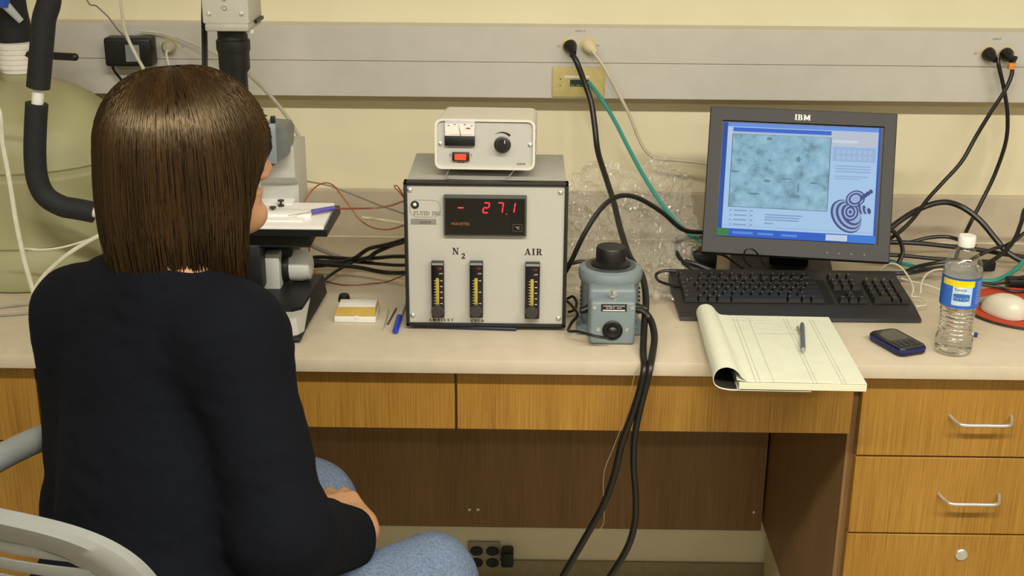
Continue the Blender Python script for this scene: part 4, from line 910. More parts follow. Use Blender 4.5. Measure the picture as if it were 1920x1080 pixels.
lm.links.new(lg.outputs['Backfacing'], lx.inputs[0]); lm.links.new(src, lx.inputs[6]); lx.inputs[7].default_value = lin('dcdcd6'); lm.links.new(lx.outputs[2], lm.nodes['Principled BSDF'].inputs['Base Color'])   # the paper is white inside
wrap('label_edge', -180, 180, .1440, .1457, R0+.0005, pm('label_navy', '27397a', .4), lb, 64)
wrap('label_band', -80, 22, .131, .1420, R0+.0006, pm('label_yellow', 'e0cc12', .4, var=.05), lb)
wrap('label_field', -42, 16, .0975, .131, R0+.0006, pm('label_pale', 'b9d3e2', .4, var=.1, scale=200), lb)
wrap('brand_oval', -33, -4, .121, .131, R0+.0009, pm('oval_white', 'd6dbe6', .4), lb, 12, lambda t_: (.004*(2*t_-1)**2, -.004*(2*t_-1)**2))
wrap('name_band', -38, 10, .1055, .119, R0+.0009, pm('name_blue', '2c66b4', .4), lb, 12, lambda t_: (.001*(2*t_-1)**2, -.0012*(2*t_-1)**2))
def bent(name, s_, h, a0, z, mat):
    o = text(name, s_, h, mat, lb, (0, 0, 0))
    for v in o.data.vertices:
        a = R_(a0)+v.co.x/R0; rr = R0+.0012; v.co = Vector((rr*math.sin(a), -rr*math.cos(a), z+v.co.z))
bent('brand_name', 'Nestlé', .0052, -18.5, .1238, M_INK); bent('product_name', 'Pure Life', .0052, -14, .1085, M_WHITE)
for i in range(9): wrap('fine_print', 32, 60, .137-i*.0046, .139-i*.0046, R0+.0006, pm('print_pale', '7fa3dd', .5), lb, 6)
wrap('label_seam', 68, 71, .092, .1455, R0+.0007, M_WHITE, lb, 3)

# ------------------------------------------------------------------ mouse mat, mouse, pen behind the bottle
mc = pz(1905, 590, CT)
mm = thing('mouse_mat', 'round red mouse mat with a dark rim at the right edge', 'mouse mat', (.962, 2.304, CT))
MB().lathe([(.117, .0006), (.118, .002), (.117, .0048), (1e-6, .0049)], 56).build('rubber', pm('mat_rubber', '2e2a1c', .7), mm)
MB().lathe([(.1145, .005), (.1140, .0062), (1e-6, .0063)], 56).build('cloth', pm('mat_red', 'b8401f', .8, var=.12, scale=500), mm)
c = pz(1878, 585, CT+.02)
ms = thing('computer_mouse', 'rounded off-white computer mouse on the red mat', 'mouse', (.909, 2.268, CT+.0064), R_(28))
mb = MB(); v = []; n1_, n2_ = 28, 12
for j in range(n2_+1):
    ph_ = math.pi/2*j/n2_
    for i in range(n1_):
        a = 2*math.pi*i/n1_; ca, sa = math.cos(a), math.sin(a); ex = lambda t_, p: math.copysign(abs(t_)**p, t_)
        rr = math.cos(ph_)**.72; v.append((.032*ex(ca, .85)*rr, .046*ex(sa, .85)*rr-.004*math.sin(ph_), .002+.036*math.sin(ph_)**.9*(1-.12*sa*rr)))
v2 = [(x*.97, y*.97, .0004) for x, y, z in v[:n1_]]
mb.add(v, [(j*n1_+i, j*n1_+(i+1) % n1_, (j+1)*n1_+(i+1) % n1_, (j+1)*n1_+i) for j in range(n2_) for i in range(n1_)]); k = len(mb.v); mb.v += v2; mb.f += [(k+i, k+(i+1) % n1_, (i+1) % n1_, i) for i in range(n1_)]+[tuple(k+i for i in range(n1_-1, -1, -1))]
mb.build('shell', pm('mouse_white', 'd9d3c0', .35, var=.02), ms)
MB().bx(-.02, .02, .043, .052, .008, .018, .003).build('nose', pm('mouse_nose', '8f8872', .5), ms)
a = pz(1833, 628, CT+.0045); b = pz(1800, 622, CT+.0045); o = thing('hidden_pen', 'blue-tipped white pen lying behind the bottle', 'pen', a)
MB().tube([(0, 0, 0), tuple((b-a)*.2)], .0042, 12, 0).build('tip', pm('pen_navy', '2c4478', .4), o); MB().tube([tuple((b-a)*.2), tuple(b-a)], .004, 12, 0).build('barrel', M_WHITE, o)

# ------------------------------------------------------------------ cords and tubes
def cable(name, label, pts, r, mat=None, cat='cord', group=None, n=8, head=(), tail=()):
    P = []
    for p in pts:
        if len(p) == 3: q = py(*p)
        else: q = pz(p[0], p[1], p[2])
        P.append((q[0], q[1], max(q[2], CT+r+.0008) if q[1] > CY0 and q[1] < YW and q[2] > .86 else q[2]))
    P = list(head)+P+list(tail)
    o = MB().tube(P, r, n, 7).build(name, mat or M_CORD); tag(o, label, cat, group); return o
Zt = 'z'
def cord(name, label, plug, pts, r, mat, pmat, off=0):
    t_ = thing(name, label, 'cord', plug); W_ = lambda q: tuple(np.array(q)-np.array(plug))
    d = Vector(W_(pts[1])); mb = MB(); mb.lathe([(.0145, 0), (.0145, .006), (.012, .012), (.0085, .022), (.006, .03), (1e-6, .031)], 18, Matrix.Translation((0, -.001, 0)) @ Vector((d.x*.6, -.03, d.z*.5)).to_track_quat('Z', 'Y').to_matrix().to_4x4())
    mb.build('plug', pmat, t_)
    P = [W_(q) for q in pts]; P = [(x, y, max(z, CT+r+.001-plug[2]) if (CY0 < y+plug[1] and z+plug[2] > .86) else z) for x, y, z in P]
    MB().tube(P, r, 10, 7).build('cable', mat, t_); return t_
yy = RY-.004
p0 = py(1068, 85, yy)
cord('power_cord', 'thick black power cord plugged in left, passing behind the transformer and off the bench', p0, [p0+np.array([.004, -.028, -.014])]+[py(u, v, y) for u, v, y in ((1082, 118, 2.645), (1097, 158, 2.64), (1108, 190, 2.63), (1115, 235, 2.61), (1121, 284, 2.58), (1136, 333, 2.52), (1151, 380, 2.45), (1164, 432, 2.37), (1181, 482, 2.29), (1203, 515, 2.24), (1211, 560, 2.17), (1208, 610, 2.11), (1206, 660, 2.05), (1208, 690, 2.008), (1200, 730, 2.0), (1184, 780, 2.0), (1166, 830, 2.0), (1152, 890, 2.0), (1132, 945, 2.0), (1102, 1000, 2.0), (1050, 1090, 2.0), (1000, 1180, 2.02))]+[np.array(p) for p in ((-.04, 2.1, .05), (-.06, 2.2, .0075), (-.1, 2.5, .0075), (-.12, 2.69, .03))], .0062, M_CORD, M_CORD)
p0 = py(1103, 85, yy)
cord('white_power_cord', 'thin cream power cord curving to the left edge of the monitor', p0, [p0+np.array([.006, -.026, -.006])]+[py(u, v, y) for u, v, y in ((1130, 122, 2.655), (1155, 167, 2.66), (1180, 215, 2.67), (1197, 258, 2.68), (1212, 284, 2.68), (1232, 297, 2.68), (1275, 301, 2.67), (1318, 306, 2.66), (1370, 320, 2.62))], .0035, pm('cream_cord', 'cbbfa6', .45), M_CREAMP)
p0 = py(1852, 100, yy)
cord('black_power_cord', 'black power cord from the left plug of the right-hand pair, hanging behind the bottle', p0, [p0+np.array([.012, -.028, -.004])]+[py(u, v, y) for u, v, y in ((1873, 125, 2.65), (1882, 165, 2.65), (1889, 215, 2.65), (1886, 265, 2.65), (1866, 325, 2.65), (1842, 375, 2.64), (1816, 425, 2.62), (1796, 470, 2.55), (1790, 500, 2.48))], .0042, M_CORD, M_BLACK)
p0 = py(1886, 101, yy)
t_ = cord('tagged_power_cord', 'black power cord with an orange tag, rightmost plug on the raceway', p0, [p0+np.array([.012, -.026, -.002])]+[py(u, v, y) for u, v, y in ((1898, 122, 2.65), (1897, 140, 2.645), (1884, 170, 2.64), (1858, 210, 2.64), (1830, 256, 2.64), (1803, 303, 2.63), (1768, 342, 2.62), (1738, 375, 2.6), (1712, 410, 2.57), (1684, 437, 2.55), (1655, 455, 2.53))], .0042, M_CORD, M_BLACK)
q = py(1896, 124, 2.645)-p0; MB().box(tuple(q), (.0125, .011, .013), .001).build('tag', pm('orange_tag', 'e08a2c', .6), t_)
cable('arched_cord', 'black cord arching from the controller to behind the monitor', [(1060, 510, 2.30), (1072, 488, 2.30), (1096, 438, 2.31), (1128, 390, 2.33), (1160, 368, 2.35), (1195, 371, 2.38), (1240, 397, 2.41), (1280, 430, 2.44), (1320, 436, 2.47), (1370, 438, 2.5)], .0048)
cable('data_cable', 'teal data cable running from the ivory plate to behind the monitor', [(1104, 155, 2.675), (1122, 178, 2.655), (1150, 222, 2.63), (1180, 280, 2.6), (1210, 335, 2.56), (1250, 395, 2.52), (1285, 432, 2.5), (1315, 452, 2.48), (1360, 470, 2.46)], .0042, M_TEAL)
cable('teal_loop', 'teal cable lying at the right end of the keyboard', [(1640, 485, 2.56), (1668, 490, 2.55), (1700, 496, 2.53), (1730, 503, 2.5), (1752, 506, 2.48)], .0042, M_TEAL)
cable('teal_loop', 'teal cable curving behind the mouse at the right edge', [(1835, 529, 2.46), (1862, 527, 2.46), (1885, 518, 2.47), (1905, 505, 2.49), (1935, 482, 2.52)], .0048, M_TEAL, tail=[(1.16, 2.58, CT+.02), (1.25, 2.62, CT+.006)])
B = 'black cords tangled behind the bottle'
cable('black_cord', 'thick black cord in a high arch between monitor and right edge', [(1655, 440, 2.56), (1690, 412, 2.58), (1730, 389, 2.6), (1770, 379, 2.6), (1805, 389, 2.6), (1838, 414, 2.58), (1866, 447, 2.56), (1890, 474, 2.54), (1930, 494, 2.52)], .0062, group=B, tail=[(1.13, 2.5, CT+.008), (1.22, 2.52, CT+.0075), (1.34, 2.6, CT+.0075)])
cable('black_cord', 'black cord in a low arch just left of the bottle cap', [(1650, 455, 2.6), (1700, 455, 2.6), (1740, 446, 2.6), (1775, 444, 2.6), (1805, 452, 2.58), (1830, 462, 2.57)], .0042, group=B)
cable('black_cord', 'straight black cord crossing behind the bottle cap to the right edge', [(1650, 453, 2.57), (1720, 456, 2.57), (1780, 462, 2.57), (1840, 469, 2.57), (1880, 476, 2.57), (1935, 484, 2.57)], .005, group=B, tail=[(1.15, 2.57, CT+.0065), (1.28, 2.6, CT+.0062)])
cable('black_cord', 'lowest straight black cord leaving the right side of the monitor', [(1650, 477, 2.53), (1700, 480, 2.53), (1750, 485, 2.53), (1800, 488, 2.53)], .0042, group=B)
cable('black_cord', 'short black cord hooking down beside the monitor\'s right edge', [(1660, 425, 2.53), (1678, 437, 2.53), (1690, 458, 2.53), (1692, 476, 2.52), (1684, 494, 2.51)], .0045, group=B)
cable('black_cord', 'black cord rising to the right from behind the bottle shoulder', [(1800, 500, 2.5), (1833, 480, 2.53), (1862, 467, 2.54), (1895, 456, 2.55), (1935, 432, 2.56)], .004, group=B, tail=[(1.14, 2.6, CT+.05), (1.2, 2.62, CT+.02), (1.27, 2.64, CT+.0055)])
cable('black_cord', 'black cord sweeping up steeply at the right edge', [(1830, 505, 2.47), (1855, 492, 2.5), (1882, 473, 2.52), (1902, 449, 2.54), (1914, 420, 2.56), (1925, 390, 2.58)], .0046, group=B, tail=[(1.10, 2.61, CT+.10), (1.15, 2.64, CT+.08), (1.19, 2.65, CT+.03), (1.24, 2.66, CT+.006)])
cable('black_cord', 'thin black cord rising from the keyboard to the bottle', [(1690, 513, 2.45), (1720, 500, 2.48), (1755, 493, 2.5), (1800, 488, 2.5)], .0042, group=B)
cable('black_cord', 'black cord lying flat behind the number pad', [(1660, 512, 2.44), (1700, 512, 2.43), (1735, 506, 2.45), (1775, 500, 2.46)], .0045, group=B)
cable('black_cord', 'thin black cord lying behind the mouse, upper of two', [(1840, 530, 2.42), (1875, 532, 2.42), (1900, 524, 2.43), (1935, 518, 2.43)], .0026, group=B, tail=[(1.12, 2.44, CT+.0036), (1.22, 2.5, CT+.0036)])
cable('black_cord', 'thin black cord lying behind the mouse, lower of two', [(1838, 533, 2.41), (1870, 538, 2.4), (1900, 546, 2.38), (1935, 545, 2.38)], .003, group=B)
c = pz(1848, 508, CT); o = MB().box((c[0], c[1], CT+.0125), (.035, .02, .022), .005).build('cord_connector', M_BLACK); tag(o, 'black plug connector lying behind the bottle shoulder', 'connector')
c = pz(1905, 548, CT); o = MB().box((c[0]+.02, c[1]+.03, CT+.011), (.06, .03, .02), .005).build('cord_connector', M_BLACK); tag(o, 'black connector block behind the mouse', 'connector')
M_THINW = pm('thin_cream', 'cfc8b0', .45)
cable('thin_white_cord', 'thin white cord arching over the keyboard\'s back right corner', [(1645, 510, 2.43), (1665, 495, 2.43), (1685, 498, 2.42), (1702, 517, 2.4), (1712, 540, 2.36), (1709, 556, 2.33)], .0019, M_THINW)
cable('thin_white_cord', 'thin white cord hooking behind the bottle label', [(1726, 550, 2.34), (1728, 530, 2.37), (1740, 512, 2.41), (1762, 505, 2.44), (1790, 508, 2.44)], .0019, M_THINW)
cable('thin_white_cord', 'thin white cord running straight to the bottle across the bench', [(1690, 522, 2.41), (1715, 529, 2.39), (1740, 535, 2.37), (1775, 548, 2.34)], .002, M_THINW)
cable('thin_white_cord', 'thin white cord kinked beside the keyboard\'s right end', [(1709, 556, 2.33), (1725, 558, 2.32), (1737, 570, 2.29), (1722, 574, 2.28), (1710, 572, 2.29)], .0016, M_THINW)
cable('keyboard_cord', 'black cord looping out of the keyboard\'s back left corner', [(1268, 508, 2.40), (1244, 508, 2.40), (1230, 515, 2.39), (1236, 527, 2.36), (1260, 535, 2.34), (1275, 537, 2.34)], .003)
cable('black_cord', 'black cord curling left of the monitor stand, upper loop', [(1320, 446, 2.52), (1290, 445, 2.52), (1268, 458, 2.5), (1272, 480, 2.47), (1292, 500, 2.44), (1320, 508, 2.43)], .0045)
cable('black_cord', 'black cord lying on the bench left of the monitor stand', [(1285, 490, 2.46), (1305, 495, 2.45), (1330, 505, 2.44), (1350, 512, 2.43)], .005)
cable('black_cord', 'thin black cord drooping beneath the monitor\'s left half', [(1330, 475, 2.50), (1355, 478, 2.49), (1375, 490, 2.47), (1392, 503, 2.45)], .0028)
cable('black_cord', 'thin black loop hanging at the monitor\'s lower edge', [(1408, 500, 2.385), (1396, 488, 2.375), (1397, 470, 2.37), (1410, 467, 2.37), (1424, 480, 2.375), (1434, 498, 2.385)], .0016)
o = MB().box((pz(1300, 470, CT)[0], 2.5, CT+.03), (.05, .05, .05), .008).build('cord_connector', M_BLACK); tag(o, 'black connector block at the monitor\'s lower left corner', 'connector')
cable('hanging_cord', 'right-hand thick black cord hanging off the bench from the transformer', [(1187, 580, 2.135), (1205, 583, 2.13), (1220, 600, 2.12), (1227, 630, 2.08), (1224, 660, 2.04), (1219, 688, 2.006), (1212, 720, 1.998), (1199, 770, 2.0), (1190, 820, 2.0), (1188, 870, 2.0), (1192, 930, 2.0), (1190, 980, 2.0), (1175, 1030, 2.0), (1135, 1095, 2.0), (1080, 1180, 2.02)], .0062, tail=[(.05, 2.1, .05), (.02, 2.2, .0075), (-.02, 2.5, .0075), (-.06, 2.69, .03)])
cable('loose_thread', 'fine tan thread dangling beside the black cords', [(1196, 690, 2.01), (1188, 710, 2.0), (1172, 780, 2.0), (1150, 840, 2.0), (1132, 890, 2.0), (1133, 960, 2.0), (1130, 985, 2.0), (1115, 1002, 2.0)], .0007, pm('tan_thread', '8c7c5c', .7), 'thread', n=5)
cable('plug_cord', 'black cord from the transformer socket looping to the controller', [(1140, 634, 2.075), (1115, 630, 2.07), (1085, 622, 2.09), (1066, 620, 2.11), (1072, 605, 2.14), (1083, 590, 2.16), (1074, 575, 2.2), (1064, 565, 2.24)], .0028)
cable('plug_cord', 'short black cord behind the transformer\'s left rim', [(1060, 497, 2.33), (1075, 493, 2.33), (1090, 490, 2.33), (1100, 492, 2.33)], .004)
cable('plug_cord', 'thin black loop between controller and transformer', [(1064, 560, 2.27), (1074, 556, 2.26), (1081, 566, 2.25), (1078, 580, 2.23), (1066, 585, 2.22)], .0026)
# left side
cable('thin_tube', 'thin milky tube crossing the wall adapter', [(229, -20, 2.6), (231, 40, 2.6), (240, 72, 2.6), (256, 105, 2.59), (275, 140, 2.57), (300, 190, 2.52)], .0035, M_TUBE, 'tube', head=[(-.80, 2.745, 1.95), (-.80, 2.735, 1.75), (-.79, 2.66, 1.56)])
cable('thin_wire', 'thin grey wire slanting down from the top left', [(160, -10, 2.64), (182, 12, 2.64), (203, 32, 2.64), (220, 55, 2.63), (234, 70, 2.61), (262, 112, 2.6), (290, 160, 2.55)], .0016, pm('grey_wire', '6d685c', .5), 'wire', head=[(-1.0, 2.748, 1.72), (-.95, 2.74, 1.60)])
cable('thin_tube', 'thin white tube sloping along the raceway to the camera', [(262, 58, 2.67), (300, 62, 2.67), (345, 75, 2.66), (395, 97, 2.64), (430, 112, 2.6)], .0022, pm('pale_tube', 'c5c2b2', .4), 'tube')
cable('socket_cord', 'pale cord from the left raceway socket', [(318, 88, 2.675), (312, 100, 2.66), (316, 120, 2.65), (322, 145, 2.64)], .0028, M_TUBE)
p = py(318, 87, RY-.004); o = thing('cream_plug', 'cream plug in the raceway socket beside the wall adapter', 'plug', p); MB().lathe([(.014, 0), (.014, .012), (.009, .02), (1e-6, .021)], 18, Matrix.Rotation(R_(90), 4, 'X')).build('shell', pm('plug_grey', 'b3ad98', .5), o)
cable('bent_tube', 'milky tube bowing down right of her head from the camera', [(440, 108, 2.5), (468, 140, 2.5), (500, 172, 2.52), (530, 208, 2.54), (552, 240, 2.55), (563, 265, 2.55), (558, 295, 2.53), (540, 330, 2.48), (525, 350, 2.45)], .0042, pm('cloudy_tube', 'b4b09c', .35), 'tube')
q = py(563, 264, 2.55); o = MB().cyl((q[0]+.001, q[1], q[2]+.009), (q[0]+.001, q[1], q[2]-.009), .006, .006, 10).build('tube_tie', pm('tie_tan', '9c9058', .5)); tag(o, 'tan tie around the bowed milky tube', 'tie')
cable('grey_wire', 'grey wire dipping from the microscope to the controller', [(535, 336, 2.5), (575, 340, 2.52), (620, 349, 2.53), (665, 366, 2.52), (710, 384, 2.48), (762, 402, 2.4)], .0018, pm('mid_grey_wire', '8f8a7c', .5), 'wire')
cable('copper_wire', 'copper wire looping high then low between stage and controller', [(566, 392, 2.33), (574, 372, 2.36), (590, 352, 2.4), (608, 343, 2.42), (624, 347, 2.42), (640, 366, 2.42), (660, 393, 2.41), (676, 413, 2.4), (700, 427, 2.38), (730, 430, 2.36), (765, 420, 2.34)], .0015, M_COPPER, 'wire')
cable('copper_wire', 'copper wire running level from the stage to the controller', [(628, 391, 2.3), (660, 391, 2.32), (700, 390, 2.34), (730, 386, 2.34), (748, 380, 2.34), (765, 374, 2.34)], .0018, pm('copper_red', '8a4522', .4), 'wire')
cable('copper_wire', 'small copper loop at the controller\'s top left corner', [(762, 378, 2.36), (752, 364, 2.35), (741, 352, 2.35), (740, 348, 2.35), (746, 350, 2.35), (756, 366, 2.36), (766, 374, 2.36)], .0012, M_COPPER, 'wire')
cable('copper_wire', 'copper wire dropping behind the microscope knob', [(578, 455, 2.3), (582, 480, 2.3), (586, 500, 2.3), (593, 515, 2.3)], .0015, M_COPPER, 'wire')
cable('copper_wire', 'copper wire sagging along the bench to the controller', [(610, 532, 2.42), (640, 541, 2.4), (670, 543, 2.4), (700, 538, 2.41), (725, 529, 2.42), (760, 515, 2.4)], .0014, pm('copper_red', '8a4522', .4), 'wire')
cable('cream_tube', 'short cream tube entering the controller\'s left side', [(680, 408, 2.4), (705, 411, 2.38), (730, 415, 2.36), (768, 421, 2.33)], .0032, pm('cream_tube', 'd3caa0', .4), 'tube')
cable('clear_hose', 'grey clear hose lying behind the microscope base', [(582, 460, 2.55), (610, 472, 2.55), (640, 483, 2.55), (670, 488, 2.55), (700, 489, 2.55)], .0045, pm('smoke_hose', '7b766c', .3), 'hose')
for i, (lb_, pts, r_) in enumerate((('uppermost black cord arching into the controller\'s left side', ((570, 500, 2.48), (620, 496, 2.47), (662, 485, 2.45), (690, 467, 2.42), (715, 461, 2.4), (740, 455, 2.38), (770, 445, 2.36)), .0042), ('second black cord rising beside the arched one into the controller', ((575, 488, 2.46), (640, 492, 2.46), (688, 484, 2.44), (705, 473, 2.42), (735, 460, 2.4), (768, 450, 2.38)), .0045), ('level black cord into the middle of the controller\'s left side', ((570, 486, 2.5), (600, 482, 2.5), (650, 485, 2.48), (700, 484, 2.44), (735, 481, 2.4), (770, 481, 2.36)), .0042), ('lowest black cord sagging into the controller\'s left side', ((570, 494, 2.44), (620, 497, 2.43), (670, 501, 2.42), (715, 510, 2.4), (745, 512, 2.36), (770, 511, 2.34)), .0045), ('black cord trailing off the microscope base', ((605, 527, 2.36), (625, 512, 2.4), (648, 498, 2.43), (665, 490, 2.45)), .0032), ('flat black cord between the level cord and the lowest one', ((585, 490, 2.47), (650, 490, 2.47), (700, 494, 2.44), (740, 497, 2.4), (770, 497, 2.37)), .0036))):
    cable('black_cord', lb_, pts, r_, group='black cords between microscope and controller')
cable('clear_tube', 'long milky tube hanging in front of the dewar at the far left', [(-8, 200, 2.22), (5, 270, 2.22), (18, 340, 2.22), (30, 415, 2.22), (45, 485, 2.22), (62, 545, 2.22), (75, 592, 2.21)], .0048, M_TUBE, 'tube', head=[(TX-.03, TY-.03, CT+.415), (TX-.03, TY-.12, CT+.41), (TX-.03, TY-.22, CT+.36)])
cable('clear_tube', 'milky tube bending from the dewar foot up behind her shoulder', [(88, 565, 2.22), (72, 552, 2.22), (66, 543, 2.22), (80, 520, 2.22), (105, 495, 2.22), (140, 468, 2.22), (190, 440, 2.22), (230, 425, 2.22)], .0042, M_TUBE, 'tube')
cable('clear_tube', 'thin pale tube sagging across the front of the dewar', [(42, 466, 2.24), (80, 468, 2.24), (120, 463, 2.24), (170, 448, 2.24), (215, 430, 2.24)], .002, M_TUBE, 'tube')
cable('bench_wire', 'grey wire lying on the bench left of her shoulder, upper one', [(-10, 587, 2.24), (40, 578, 2.26), (95, 570, 2.27), (150, 565, 2.27)], .0022, pm('mid_grey_wire', '8f8a7c', .5), 'wire')
cable('bench_wire', 'grey wire lying on the bench left of her shoulder, lower one', [(-10, 600, 2.2), (35, 596, 2.21), (75, 592, 2.22), (140, 588, 2.22)], .0022, pm('mid_grey_wire', '8f8a7c', .5), 'wire')
# ------------------------------------------------------------------ implicit surfaces for the figure
def sdf_surface(prims, h, noise=None):
    """prims: ('c', a, b, ra, rb, k) tapered capsule, ('e', centre, radii, axes, k) ellipsoid, ('-', centre, r, k) carved ball.
    One continuous skin through all of them, as quads."""
    lo = np.full(3, 9.); hi = np.full(3, -9.)
    for p in prims:
        if p[0] == 'c': R0_ = max(p[3], p[4]); lo = np.minimum(lo, np.minimum(p[1], p[2])-R0_); hi = np.maximum(hi, np.maximum(p[1], p[2])+R0_)
        elif p[0] == 'e': R0_ = max(p[2]); lo = np.minimum(lo, np.array(p[1])-R0_); hi = np.maximum(hi, np.array(p[1])+R0_)
    lo -= .03; hi += .03; dim = np.ceil((hi-lo)/h).astype(int)+1; D = np.full(dim, .05, np.float32)
    for p in prims:
        k = p[-1]
        if p[0] == 'c': a, b = np.minimum(p[1], p[2])-max(p[3], p[4])-k-.02, np.maximum(p[1], p[2])+max(p[3], p[4])+k+.02
        elif p[0] == 'e': a, b = np.array(p[1])-max(p[2])-k-.02, np.array(p[1])+max(p[2])+k+.02
        else: a, b = np.array(p[1])-p[2]-k-.01, np.array(p[1])+p[2]+k+.01
        i0 = np.clip(np.floor((a-lo)/h).astype(int), 0, dim); i1 = np.clip(np.ceil((b-lo)/h).astype(int)+1, 0, dim)
        if (i1 <= i0).any(): continue
        ax = [(lo[q]+h*np.arange(i0[q], i1[q])).astype(np.float32) for q in range(3)]
        X, Y, Z = np.meshgrid(*ax, indexing='ij'); sl_ = tuple(slice(i0[q], i1[q]) for q in range(3))
        if p[0] == 'c':
            a, b = np.array(p[1]), np.array(p[2]); ab = b-a; t_ = np.clip(((X-a[0])*ab[0]+(Y-a[1])*ab[1]+(Z-a[2])*ab[2])/(ab@ab+1e-12), 0, 1)
            d = np.sqrt((X-a[0]-t_*ab[0])**2+(Y-a[1]-t_*ab[1])**2+(Z-a[2]-t_*ab[2])**2)-(p[3]+t_*(p[4]-p[3]))
        elif p[0] == 'e':
            c, r, A = np.array(p[1]), p[2], np.array(p[3]); q = [((X-c[0])*A[i][0]+(Y-c[1])*A[i][1]+(Z-c[2])*A[i][2]) for i in range(3)]
            k0 = np.sqrt(sum((q[i]/r[i])**2 for i in range(3)))+1e-9; k1 = np.sqrt(sum((q[i]/r[i]**2)**2 for i in range(3)))+1e-9; d = k0*(k0-1)/k1
        else:
            c = p[1]; d = p[2]-np.sqrt((X-c[0])**2+(Y-c[1])**2+(Z-c[2])**2)
            A_ = D[sl_]; m_ = np.maximum(k-np.abs(A_-d), 0)/k; D[sl_] = np.maximum(A_, d)+m_*m_*k/4; continue
        A_ = D[sl_]; m_ = np.maximum(k-np.abs(A_-d), 0)/k; D[sl_] = np.minimum(A_, d)-m_*m_*k/4
    if noise is not None:
        near = np.argwhere(np.abs(D) < .02)
        D[tuple(near.T)] += noise(lo+near*h).astype(np.float32)
    sgn = D < 0; nx, ny, nz = dim
    cnt = np.zeros((nx-1, ny-1, nz-1), np.int8); corners = [(i, j, k) for i in (0, 1) for j in (0, 1) for k in (0, 1)]
    for i, j, k in corners: cnt += sgn[i:nx-1+i, j:ny-1+j, k:nz-1+k]
    cells = np.argwhere((cnt > 0) & (cnt < 8)); idx = np.full((nx-1, ny-1, nz-1), -1, np.int64); idx[tuple(cells.T)] = np.arange(len(cells))
    vals = {c: D[cells[:, 0]+c[0], cells[:, 1]+c[1], cells[:, 2]+c[2]] for c in corners}
    acc = np.zeros((len(cells), 3)); num = np.zeros(len(cells))
    for c in corners:
        for q in range(3):
            if c[q]: continue
            e = list(c); e[q] = 1; va, vb = vals[c], vals[tuple(e)]; cr = (va < 0) != (vb < 0); t_ = np.where(cr, va/(va-vb+1e-12), 0)
            pt = np.tile(np.array(c, float), (len(cells), 1)); pt[:, q] += t_; acc[cr] += pt[cr]; num[cr] += 1
    V = lo+h*(cells+acc/num[:, None]); Fc = []
    for q in range(3):
        a, b = [(1, 2), (2, 0), (0, 1)][q]; s0 = [slice(None)]*3; s1 = [slice(None)]*3; s0[q] = slice(0, -1); s1[q] = slice(1, None)
        ed = np.argwhere(sgn[tuple(s0)] != sgn[tuple(s1)]); ed = ed[(ed[:, a] > 0) & (ed[:, b] > 0) & (ed[:, a] < dim[a]-1) & (ed[:, b] < dim[b]-1)]
        def cell(da, db): e = ed.copy(); e[:, a] -= da; e[:, b] -= db; return idx[tuple(e.T)]
        Q = np.stack([cell(1, 1), cell(0, 1), cell(0, 0), cell(1, 0)], 1); ins = sgn[tuple(ed.T)]; Q[~ins] = Q[~ins][:, ::-1]; Fc.append(Q)
    return V, np.concatenate(Fc)
def np_mesh(name, V, Fq, mat, parent, off):
    me = bpy.data.meshes.new(name); V = (V-off).astype(np.float32); n, k = len(V), Fq.shape[1]
    me.vertices.add(n); me.vertices.foreach_set('co', V.ravel()); me.loops.add(Fq.size); me.loops.foreach_set('vertex_index', Fq.ravel().astype(np.int32))
    me.polygons.add(len(Fq)); me.polygons.foreach_set('loop_start', np.arange(0, Fq.size, k, dtype=np.int32)); me.update(calc_edges=True); me.validate(); me.shade_smooth()
    me.materials.append(mat); o = bpy.data.objects.new(name, me); COL.objects.link(o); o.parent = parent; return o
V3 = lambda *a: np.array(a, float)
def unit(v): return v/np.linalg.norm(v)

# ------------------------------------------------------------------ joints, taken where the photograph shows them
TAZ, HAZ = R_(54), R_(30)
TF, TRt = V3(math.cos(TAZ), math.sin(TAZ), 0), V3(math.sin(TAZ), -math.cos(TAZ), 0); UP = V3(0, 0, 1); TA = [TRt, TF, UP]
shR, shL = py(440, 632, 1.57), py(156, 590, 1.75)
neckB = py(338, 492, 1.65); PEL = V3(-.525, 1.50, .675)
hf, hl = V3(math.cos(HAZ), math.sin(HAZ), 0), V3(-math.sin(HAZ), math.cos(HAZ), 0)
hu = UP-hf*.10; hu = unit(hu); hf = unit(hf+UP*.10); HA = [hf, hl, hu]
HC = py(513, 313, 1.75)-hf*.120+hu*.036
Hd = lambda a, b, c: HC+hf*a+hl*b+hu*c
elR, wrR = py(534, 1002, 1.47), py(642, 1010, 1.64)
elL, wrL = V3(-.652, 1.68, .80), V3(-.40, 1.72, .765)
hpR, hpL = PEL+TRt*.09, PEL-TRt*.09
knR, knL = pz(806, 1094, .655), pz(583, 946, .69)
ftR, ftL = V3(knR[0]-.03, knR[1]-.03, .25), V3(knL[0]-.02, knL[1]-.06, .25)
per = thing('person', 'seated person with brown bobbed hair, dark navy jumper and blue jeans, seen from behind', 'person', (PEL[0], PEL[1], 0)); PO = V3(PEL[0], PEL[1], 0)
M_SKIN = pm('skin', 'b98a66', .5, var=.06, scale=40)
MATS['skin'].node_tree.nodes['Principled BSDF'].inputs['Subsurface Weight'].default_value = .15
MATS['skin'].node_tree.nodes['Principled BSDF'].inputs['Subsurface Radius'].default_value = (.01, .004, .002)
chest = (shR+shL)/2+V3(0, 0, -.10)-TF*.0; belly = chest*.45+PEL*.55+V3(0, 0, .0)
